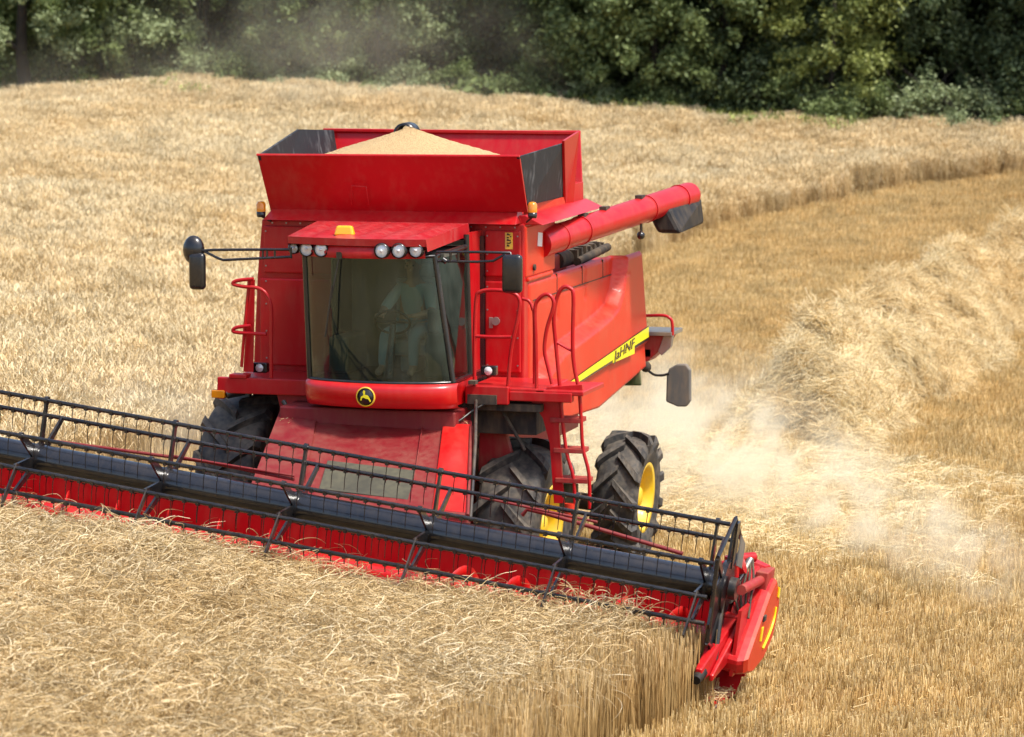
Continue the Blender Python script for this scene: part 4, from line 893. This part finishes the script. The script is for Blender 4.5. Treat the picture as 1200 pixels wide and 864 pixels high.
TF, RF = tyre_mesh(.91, .68, .44, 13), rim_mesh(.44, .68, .10); TR, RR_ = tyre_mesh(.75, .52, .40, 13), rim_mesh(.40, .50, .02)
def wheel(name, loc, ty, ri, side, spin, steer=0):
    e = bpy.data.objects.new(name, None); COL.objects.link(e); e.parent = HV; e.location = loc; e.rotation_euler = (spin, .06, steer+(0 if side > 0 else math.pi)); e.rotation_mode = 'XYZ'
    if side < 0: e.rotation_euler = (spin, -.06, math.pi+steer)
    for nm, me in (('tyre', ty), ('rim', ri)):
        o = bpy.data.objects.new(nm, me); COL.objects.link(o); o.parent = e
wheel('front_wheel', (1.55, 0, .70), TF, RF, 1, .1); wheel('front_wheel', (-1.60, 0, 1.11), TF, RF, -1, .25)
rw = WX(735, 581, 1.66); print('rear wheel', rw)
wheel('rear_wheel', (1.66, rw[1], rw[2]), TR, RR_, 1, .15, .0); wheel('rear_wheel', (-1.45, rw[1], rw[2]+.127*3.1), TR, RR_, -1, .3)
# 
# --- header, rolled with the slope of the field
HD = bpy.data.objects.new
b = MB(); uL, uR = -4.35, 4.62
b.box((uL, -2.87, .18), (uR, -2.80, 1.0)); b.tube([(uL, -2.84, 1.02), (uR, -2.84, 1.02)], .06, 10)
vs = []; prof = [(-2.87, .62), (-2.92, .38), (-3.05, .20), (-3.25, .12), (-3.50, .13), (-3.80, .13)]
b.add([(u, y, w) for u in (uL, uR) for y, w in prof]+[(u, y, w-.03) for u in (uL, uR) for y, w in prof], [(i, i+1, 7+i, 6+i) for i in range(5)]+[(12+i+1, 12+i, 18+i, 19+i) for i in range(5)], True)
b.box((uL, -3.9, .08), (uR, -3.8, .12)); b.box((uL-.04, -3.9, .1), (uL, -2.8, 1.05)); b.box((uR, -3.70, .36), (uR+.035, -2.8, 1.0))
hd = P_(b, 'header', 'red'); hd.location = (0, 0, .216); hd.rotation_euler = (0, .134, 0)
def hl(P):   # world point -> header coordinates
    x, y, z = P[0], P[1], P[2]-.216; c, s = math.cos(.134), math.sin(.134); return (x*c-z*s, y, x*s+z*c)
def HY(px, py, y): return hl(WY(px, py, y))
b = MB()
for i in range(int((uR-uL)/.076)): u = uL+.04+i*.076; b.hexa([(u-.012, -3.9, .09), (u+.012, -3.9, .09), (u+.012, -3.8, .09), (u-.012, -3.8, .09), (u-.003, -4.0, .105), (u+.003, -4.0, .105), (u+.012, -3.8, .13), (u-.012, -3.8, .13)])
P_(b, 'cutter_bar', 'steel', hd)
# intake auger with flights
b = MB(); AY, AW = -3.22, .50; b.tube([(uL+.05, AY, AW), (uR-.02, AY, AW)], .20, 24); ag = P_(b, 'intake_auger', 'red_bright', hd)
for (u0, u1, hand) in ((uL+.08, -.2, 1), (1.35, uR-.05, -1)):
    b = MB(); n = int((u1-u0)/.55*24); vs = []
    for i in range(n+1):
        u = u0+(u1-u0)*i/n; a = hand*2*math.pi*(u-u0)/.55
        for r_ in (.195, .33): vs.append((u, AY+r_*math.cos(a), AW+r_*math.sin(a)))
    b.add(vs, [(2*i, 2*i+2, 2*i+3, 2*i+1) for i in range(n)], True); o = P_(b, 'auger_flight', 'red_bright', hd); s_ = o.modifiers.new('t', 'SOLIDIFY'); s_.thickness = .008
# frame tubes behind the reel
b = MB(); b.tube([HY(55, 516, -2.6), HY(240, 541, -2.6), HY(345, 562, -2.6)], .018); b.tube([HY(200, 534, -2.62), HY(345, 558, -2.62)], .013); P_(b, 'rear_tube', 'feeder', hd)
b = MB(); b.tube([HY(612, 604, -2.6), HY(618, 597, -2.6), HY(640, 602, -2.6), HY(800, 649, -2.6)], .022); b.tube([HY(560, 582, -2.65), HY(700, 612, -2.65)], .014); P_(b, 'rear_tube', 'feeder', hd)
# crop debris on the floor of the header
bl = Blades(); rs = random.Random(8)
for _ in range(2600):
    u = rs.uniform(uL, uR); y = rs.uniform(-3.95, -3.45); w = .14+rs.random()*.06; a = rs.uniform(0, 6.28); l = rs.uniform(.02, .09); d = np.array([math.cos(a)*l, math.sin(a)*l, rs.uniform(-.01, .03)])
    c = np.array([u, y, w]); bl.blade([c-d, c+d], .004, .003, rs.uniform(.2, 1))
co_ = bpy.data.objects.new('caught_straw', bl.mesh('caught_straw', M['straw'])); COL.objects.link(co_); co_.parent = hd; co_['kind'] = 'stuff'
# reel
RY, RW, RRD = -3.7, 1.2, .60
spU = [4.30, 2.92, 1.53, .14, -1.24, -2.63, -4.02]
b = MB(); b.tube([(-4.2, RY, RW), (4.40, RY, RW)], .152, 32); P_(b, 'reel_tube', 'gloss', hd)
ANG = [93, 143, 31, 0, -26, 205]
def bp_(a, r=RRD): return (RY-r*math.cos(R(a)), RW+r*math.sin(R(a)))
batp = [bp_(a) for a in ANG]
for k, (y, w) in enumerate(batp):
    b = MB(); b.tube([(-4.2, y, w), (4.42, y, w)], .0215, 10)
    u = -4.14
    while u < 4.38:
        if min(abs(u-s) for s in spU) > .03:
            b.box((u-.016, y-.026, w-.03), (u+.016, y+.026, w+.012))
            if k == 4: b.tube([(u, y, w), (u, y+.01, w-.05), (u, y+.03, w-.09)], .006, 5)
            else: b.tube([(u, y, w), (u+.004, y-.015, w-.10), (u, y+.02, w-.21)], [.0055, .0045, .0035], 5)
        u += .1385
    P_(b, 'reel_bat', 'black' if k != 4 else 'blackmetal', hd)
for u in spU:
    b = MB()
    for k, (y, w) in enumerate(batp):
        d = V3((0, y-RY, w-RW)).normalized(); n = V3((0, -d.z, d.y)); p0 = V3((u, RY, RW)); p1 = V3((u, y, w))
        w0, w1, t = .05, .028, .012
        if k in (2, 3): w0, w1 = .065, .03
        vs = []
        for sx in (-t, t): vs += [tuple(p0+n*w0+V3((sx, 0, 0))), tuple(p0-n*w0+V3((sx, 0, 0))), tuple(p1-n*w1+V3((sx, 0, 0))), tuple(p1+n*w1+V3((sx, 0, 0)))]
        b.hexa(vs)
    b.tube([(u-.03, RY, RW), (u+.03, RY, RW)], .165, 24); b.tube([(u-.02, batp[0][0], batp[0][1]), (u+.02, batp[0][0], batp[0][1])], .04, 10); b.tube([(u-.02, batp[2][0], batp[2][1]), (u+.02, batp[2][0], batp[2][1])], .035, 10)
    sp_ = P_(b, 'reel_spider', 'black', hd)
    b = MB(); y3, w3 = batp[3]; y4, w4 = batp[4]   # flat steel arm reaching forward and down
    b.hexa([(u+.015, y3+.06, w3+.02), (u+.03, y3+.06, w3+.02), (u+.03, y3+.0, w3+.05), (u+.015, y3+.0, w3+.05), (u-.02, y4-.22, w4-.12), (u-.005, y4-.22, w4-.12), (u-.005, y4-.27, w4-.08), (u-.02, y4-.27, w4-.08)][::1]); P_(b, 'steel_arm', 'blackmetal', sp_)
# reel end: frame plate with openings and guard
b = MB(); ue = 4.46
hexp = [bp_(a, .66) for a in (95, 150, 205, 262, 318, 35)]
for i in range(6):
    (y0, w0), (y1, w1) = hexp[i], hexp[(i+1) % 6]; b.tube([(ue, y0, w0), (ue, y1, w1)], .022, 8); b.hexa([(ue-.012, RY-.05, RW), (ue-.012, RY+.05, RW), (ue+.012, RY+.05, RW), (ue+.012, RY-.05, RW), (ue-.012, y0-.03, w0-.02), (ue-.012, y0+.03, w0+.02), (ue+.012, y0+.03, w0+.02), (ue+.012, y0-.03, w0-.02)])
b.tube([(ue-.03, RY, RW), (ue+.03, RY, RW)], .26, 20)
b.prism([(ue-.012, y, w) for y, w in [bp_(-95, .62), bp_(-60, .64), bp_(-25, .62), bp_(10, .5), bp_(60, .2), bp_(-130, .3)]], (.024, 0, 0))
b.prism([(ue+.02, y, w) for y, w in [bp_(92, .62), bp_(102, .64), bp_(120, .3), bp_(95, .18)]], (.02, 0, 0))
re = P_(b, 'reel_end_plate', 'black', hd)
b = MB(); b.prism([(ue+.045, y, w) for y, w in [bp_(112, .52), bp_(140, .56), bp_(165, .45), bp_(130, .25)]], (.012, 0, 0)); P_(b, 'end_guard', 'greyplate', hd)
b = MB(); b.tube([(ue+.05, RY, RW), (ue+.12, RY, RW)], .11, 16); b.tube([(ue+.0, RY-.05, RW-.1), (ue+.05, -3.95, .55)], .03); P_(b, 'reel_hub', 'blackmetal', hd)
# reel lift arm, ram, motor, hoses
b = MB(); b.tube([(4.62, RY, RW), (4.66, -2.75, 1.16)], .05, 8); b.box((4.6, -2.95, .9), (4.72, -2.6, 1.25)); P_(b, 'reel_arm', 'red_dirty', hd, bevel=.01)
b = MB(); b.tube([HY(845, 668, -3.1), HY(872, 662, -3.1)], .085, 16); b.tube([HY(857, 676, -3.2), HY(858, 652, -3.2)], .075, 14); P_(b, 'drive_motor', 'red', hd)
b = MB(); b.tube([HY(880, 655, -2.9), HY(850, 708, -3.3)], .03, 8); b.tube([HY(852, 702, -3.3), HY(838, 745, -3.6)], .024, 8); P_(b, 'lift_ram', 'steel', hd)
b = MB()
b.prism([HY(866, 680, -3.0), HY(884, 662, -2.8), HY(888, 672, -2.8), HY(868, 716, -3.3), HY(854, 724, -3.4)], (.05, 0, 0)); P_(b, 'end_arm', 'red', hd, bevel=.01)
b = MB(); b.prism([HY(880, 656, -2.7), HY(897, 664, -2.7), HY(892, 676, -2.7), HY(878, 690, -2.8)], (.04, .1, 0)); b.tube([HY(858, 655, -2.9), HY(884, 653, -2.7)], .05, 10); P_(b, 'end_bracket', 'red', hd, bevel=.01)
b = MB()
for k in range(4):
    b.tube(smooth_path([HY(876+2*k, 655, -2.9), HY(868+5*k, 680, -3.1), HY(862+6*k, 700, -3.25), HY(868+3*k, 725, -3.4)], 5), .012, 6)
b.ball(HY(850, 692, -3.3), .06, 10); b.ball(HY(860, 700, -3.2), .05, 10); b.box(HY(842, 705, -3.4), tuple(V3(HY(842, 705, -3.4))+V3((.12, .3, .2)))); P_(b, 'hydraulic_hose', 'dark', hd)
# crop divider snout
b = MB(); tp = HY(818, 790, -4.35)
c0, c1 = HY(843, 722, -3.45), HY(864, 724, -3.45)
b.hexa([(tp[0]-.035, tp[1], tp[2]-.05), (tp[0]+.045, tp[1], tp[2]-.06), (c1[0]+.03, c1[1]+.2, c1[2]-.42), (c0[0], c0[1]+.2, c0[2]-.42), (tp[0]-.03, tp[1]-.01, tp[2]+.05), (tp[0]+.03, tp[1]-.01, tp[2]+.05), (c1[0], c1[1], c1[2]), (c0[0], c0[1], c0[2])])
b.box((c0[0]-.01, c0[1]-.02, c0[2]-.03), (c1[0]+.01, c0[1]+.14, c0[2]+.03))
dv = P_(b, 'crop_divider', 'red', hd, bevel=.012)
b = MB(); d0, d1 = HY(866, 722, -3.4), HY(833, 795, -4.15); b.hexa([(d1[0]-.02, d1[1], d1[2]-.03), (d1[0]+.02, d1[1], d1[2]-.03), (d0[0]+.05, d0[1]+.3, d0[2]-.3), (d0[0], d0[1]+.3, d0[2]-.3), (d1[0]-.02, d1[1], d1[2]+.03), (d1[0]+.02, d1[1], d1[2]+.03), (d0[0]+.06, d0[1], d0[2]), (d0[0], d0[1], d0[2])]); P_(b, 'divider_side', 'red', dv, bevel=.012)
b = MB(); b.tube([(tp[0]+.005, tp[1]+.10, tp[2]+.0), (tp[0], tp[1]-.06, tp[2]-.05)], [.065, .045], 10); P_(b, 'rubber_tip', 'rubber', dv, bevel=.005)
# rounded end shield
T_ = V3(HY(908, 675, -2.7)); prof = [(0, 0), (.30, -.22), (.34, -.42), (.22, -.66), (-.15, -.82), (-.68, -.86), (-1.0, -.80), (-1.06, -.66), (-.80, -.47), (-.55, -.30), (-.25, -.10)]
b = MB(); ring = []
for du, sc_ in ((-.36, .93), (-.06, 1.0), (.0, .96)):
    cy, cw = -.35, -.42; ring.append([(T_.x+du, T_.y+cy+(y-cy)*sc_, T_.z+cw+(w-cw)*sc_) for y, w in prof])
n = len(prof); vs = [p for r_ in ring for p in r_]; fs = []
for q in range(2): fs += [(q*n+i, q*n+(i+1) % n, (q+1)*n+(i+1) % n, (q+1)*n+i) for i in range(n)]
fs += [tuple(range(n-1, -1, -1))]; b.add(vs, fs)
sh = P_(b, 'end_shield', 'red', hd, bevel=.045)
b = MB(); r2_ = [(T_.x+.035, T_.y-.35+(y+.35)*.90, T_.z-.42+(w+.42)*.90) for y, w in prof]; b.add(ring[2]+r2_, [(i, (i+1) % n, n+(i+1) % n, n+i) for i in range(n)]+[tuple(range(n, 2*n))]); P_(b, 'shield_face', 'orange', sh)  # outer face takes the sunlit version of the red
def SH(dy, dw): return (T_.x+.045, T_.y+dy, T_.z+dw)
b = MB()
q = smooth_path([SH(.08, -.32), SH(.06, -.45), SH(-.10, -.57), SH(-.32, -.66)], 4)
b.tube([(p[0]-.005, p[1], p[2]) for p in q], .014, 6); b.prism([SH(.1, -.12), SH(.17, -.15), SH(.17, -.25), SH(.1, -.22)], (-.02, 0, 0)); b.prism([SH(-.52, -.42), SH(-.44, -.42), SH(-.46, -.56), SH(-.52, -.55)], (-.02, 0, 0)); P_(b, 'yellow_marking', 'stripe', sh)
b = MB(); b.box((T_.x-.02, T_.y-.52, T_.z-.36), (T_.x+.055, T_.y-.42, T_.z-.30)); P_(b, 'shield_latch', 'dark', sh, bevel=.01)

# --- driver
def skin_body(name, joints, bones, mat, parent=None, root='pelvis', sub=1, grow=0):
    names = list(joints); me = bpy.data.meshes.new(name); me.from_pydata([joints[n][0] for n in names], [(names.index(a), names.index(c)) for a, c in bones], [])
    o = bpy.data.objects.new(name, me); COL.objects.link(o); me.materials.append(M[mat])
    if parent: o.parent = parent
    md = o.modifiers.new('skin', 'SKIN'); md.use_smooth_shade = True
    lay = me.skin_vertices[0] if len(me.skin_vertices) else None
    if lay is None:
        bpy.context.view_layer.objects.active = o; o.select_set(True); lay = me.skin_vertices[0] if len(me.skin_vertices) else None
    for i, n in enumerate(names):
        r_ = joints[n][1]; r_ = r_ if hasattr(r_, '__len__') else (r_, r_)
        if lay: lay.data[i].radius = (r_[0]+grow, r_[1]+grow); lay.data[i].use_root = (n == root)
    s = o.modifiers.new('sub', 'SUBSURF'); s.levels = sub; s.render_levels = sub+1; return o
cx = .38
J = {'pelvis': ((cx, -.18, 2.80), (.15, .12)), 'waist': ((cx, -.16, 2.98), (.14, .11)), 'chest': ((cx, -.17, 3.18), (.16, .12)), 'neck': ((cx, -.19, 3.34), .055), 'head0': ((cx, -.22, 3.43), (.075, .085)), 'head1': ((cx, -.23, 3.53), (.08, .095)), 'head2': ((cx, -.21, 3.60), (.05, .06))}
B = [('pelvis', 'waist'), ('waist', 'chest'), ('chest', 'neck'), ('neck', 'head0'), ('head0', 'head1'), ('head1', 'head2')]
for s, n in ((-1, 'l'), (1, 'r')):
    J.update({n+'sh': ((cx+.17*s, -.18, 3.24), .06), n+'el': ((cx+.27*s, -.42, 3.02), .045), n+'wr': ((cx+.19*s, -.72, 3.00), .03), n+'pa': ((cx+.17*s, -.81, 3.01), (.038, .02))})
    B += [('chest', n+'sh'), (n+'sh', n+'el'), (n+'el', n+'wr'), (n+'wr', n+'pa')]
    for f in range(4):
        J[n+'f%d' % f] = ((cx+.17*s+(f-1.5)*.020, -.895+.008*abs(f-1.5), 3.025), .010); J[n+'g%d' % f] = ((cx+.17*s+(f-1.5)*.021, -.905, 2.985+.004*f), .008); B += [(n+'pa', n+'f%d' % f), (n+'f%d' % f, n+'g%d' % f)]
    J[n+'t'] = ((cx+.17*s-.04*s, -.84, 3.0), .011); J[n+'u'] = ((cx+.17*s-.045*s, -.875, 2.985), .009); B += [(n+'pa', n+'t'), (n+'t', n+'u')]
    J.update({n+'hip': ((cx+.10*s, -.25, 2.79), .085), n+'kn': ((cx+.16*s, -.68, 2.80), .062), n+'an': ((cx+.17*s, -.76, 2.44), .042), n+'to': ((cx+.18*s, -.92, 2.40), .04)})
    B += [('pelvis', n+'hip'), (n+'hip', n+'kn'), (n+'kn', n+'an'), (n+'an', n+'to')]
dm = skin_body('person', J, B, 'skin'); tag(dm, 'person in pale shirt seated behind the windscreen, hands on the steering wheel', 'person')
JS = {k: J[k] for k in ('pelvis', 'waist', 'chest')}; JS['neck0'] = ((cx, -.18, 3.30), .06); BS = [('pelvis', 'waist'), ('waist', 'chest'), ('chest', 'neck0')]
for n in 'lr': 
    for k in ('sh', 'el'): JS[n+k] = J[n+k]
    BS += [('chest', n+'sh'), (n+'sh', n+'el')]
skin_body('shirt', JS, BS, 'shirt', dm, grow=.014)
JT = {'pelvis': J['pelvis']}; BT = []
for n in 'lr':
    for k in ('hip', 'kn', 'an'): JT[n+k] = J[n+k]
    BT += [('pelvis', n+'hip'), (n+'hip', n+'kn'), (n+'kn', n+'an')]
skin_body('trousers', JT, BT, 'jeans', dm, grow=.012)
b = MB(); b.ball((cx, -.20, 3.555), (.088, .10, .085), 14); b.hexa([(cx-.07, -.36, 3.565), (cx+.07, -.36, 3.565), (cx+.08, -.26, 3.575), (cx-.08, -.26, 3.575), (cx-.065, -.36, 3.575), (cx+.065, -.36, 3.575), (cx+.08, -.26, 3.6), (cx-.08, -.26, 3.6)]); b.build('cap', M['shirt'], dm)
b = MB()
for s in (-1, 1): b.ball((cx+.032*s, -.318, 3.50), (.012, .008, .010), 8)
b.build('eyes', M['hair'], dm)
b = MB(); b.ball((cx, -.33, 3.47), (.013, .02, .02), 8); b.ball((cx-.085, -.22, 3.48), (.012, .022, .03), 8); b.ball((cx+.085, -.22, 3.48), (.012, .022, .03), 8); b.ball((cx, -.312, 3.435), (.026, .010, .007), 8); b.build('nose_ears_mouth', M['skin'], dm)
#DUST
def dustmat(name, dens, col, nscale, cut):
    m = bpy.data.materials.new(name); m.use_nodes = True; nt = m.node_tree; nt.nodes.remove(nt.nodes['Principled BSDF']); out = nt.nodes['Material Output']
    v = nt.nodes.new('ShaderNodeVolumePrincipled'); v.inputs['Color'].default_value = (*col, 1); v.inputs['Anisotropy'].default_value = 0
    tc = nt.nodes.new('ShaderNodeTexCoord'); ln = nt.nodes.new('ShaderNodeVectorMath'); ln.operation = 'LENGTH'; nt.links.new(tc.outputs['Object'], ln.inputs[0])
    fa = nt.nodes.new('ShaderNodeMapRange'); fa.interpolation_type = 'SMOOTHSTEP'; nt.links.new(ln.outputs['Value'], fa.inputs[0]); fa.inputs[1].default_value = 1.0; fa.inputs[2].default_value = .15; fa.inputs[3].default_value = 0; fa.inputs[4].default_value = 1
    ge = nt.nodes.new('ShaderNodeNewGeometry'); n = nt.nodes.new('ShaderNodeTexNoise'); n.inputs['Scale'].default_value = nscale; n.inputs['Detail'].default_value = 4; n.inputs['Distortion'].default_value = .6; mpp = nt.nodes.new('ShaderNodeMapping'); mpp.inputs['Rotation'].default_value = (0, 0, R(-33)); mpp.inputs['Scale'].default_value = (2.4, .38, 1.9); nt.links.new(ge.outputs['Position'], mpp.inputs[0]); nt.links.new(mpp.outputs[0], n.inputs['Vector'])
    r = nt.nodes.new('ShaderNodeMapRange'); nt.links.new(n.outputs['Fac'], r.inputs[0]); r.inputs[1].default_value = cut; r.inputs[2].default_value = .66; r.inputs[4].default_value = dens
    mu = nt.nodes.new('ShaderNodeMath'); mu.operation = 'MULTIPLY'; nt.links.new(fa.outputs[0], mu.inputs[0]); nt.links.new(r.outputs[0], mu.inputs[1]); nt.links.new(mu.outputs[0], v.inputs['Density']); nt.links.new(v.outputs[0], out.inputs['Volume']); return m
def puff(name, c, rad, yaw, dens, label, nscale=1.0, cut=.44, col=(.985, .94, .76)):
    b = MB(); b.ball((0, 0, 0), 1.0, 24); o = b.build(name, dustmat(name+'_air', dens, col, nscale, cut)); o.location = c; o.scale = rad; o.rotation_euler.z = yaw
    tag(o, label, 'dust', kind='stuff')
puff('dust_cloud', (1.4, 11.6, -.1), (1.6, 7.4, 1.25), R(33), .66, 'pale dust drifting over the stubble right of the rear wheel')
puff('dust_cloud', (4.7, 7.2, -.4), (1.2, 5.2, .7), R(31), .60, 'denser low puff of dust near the right edge of the stubble')
puff('dust_cloud', (.6, 9.4, .5), (2.6, 4.6, 1.6), 0, .50, 'thin dust hanging under and behind the rear of the harvester')
puff('dust_veil', (-20, 56.5, 4.6), (8, 3.5, 3.6), R(16), .065, 'thin dust veil in front of the far trees', nscale=.3, cut=.34, col=(.97, .91, .74))
puff('dust_veil', (-27, 56.0, 3.6), (6, 3.0, 2.0), R(16), .03, 'low thin dust over the wheat crest below the left trees', nscale=.3, cut=.34, col=(.97, .91, .74))
puff('dust_cloud', (-4.6, 6.0, .9), (2.0, 4.5, 1.2), 0, .22, 'faint dust beside the left front wheel')

# bits of chaff flying in the dust
bl = Blades(); rs = random.Random(12)
for _ in range(420):
    t = rs.random(); x = .6+4.6*t+rs.gauss(0, .9); y = 13.5-7.5*t+rs.gauss(0, .9); z = float(terr(x, y))+abs(rs.gauss(0, .45))*(1-.4*t)+.15
    d = np.array([rs.gauss(0, 1), rs.gauss(0, 1), rs.gauss(0, 1)])*.012; c = np.array([x, y, z]); bl.blade([c-d, c+d], .0035, .0025, rs.uniform(.3, 1))
o = bpy.data.objects.new('flying_chaff', bl.mesh('flying_chaff', M['straw'])); COL.objects.link(o)
tag(o, 'small bits of chaff flying in the dust behind the harvester', 'chaff', kind='stuff')
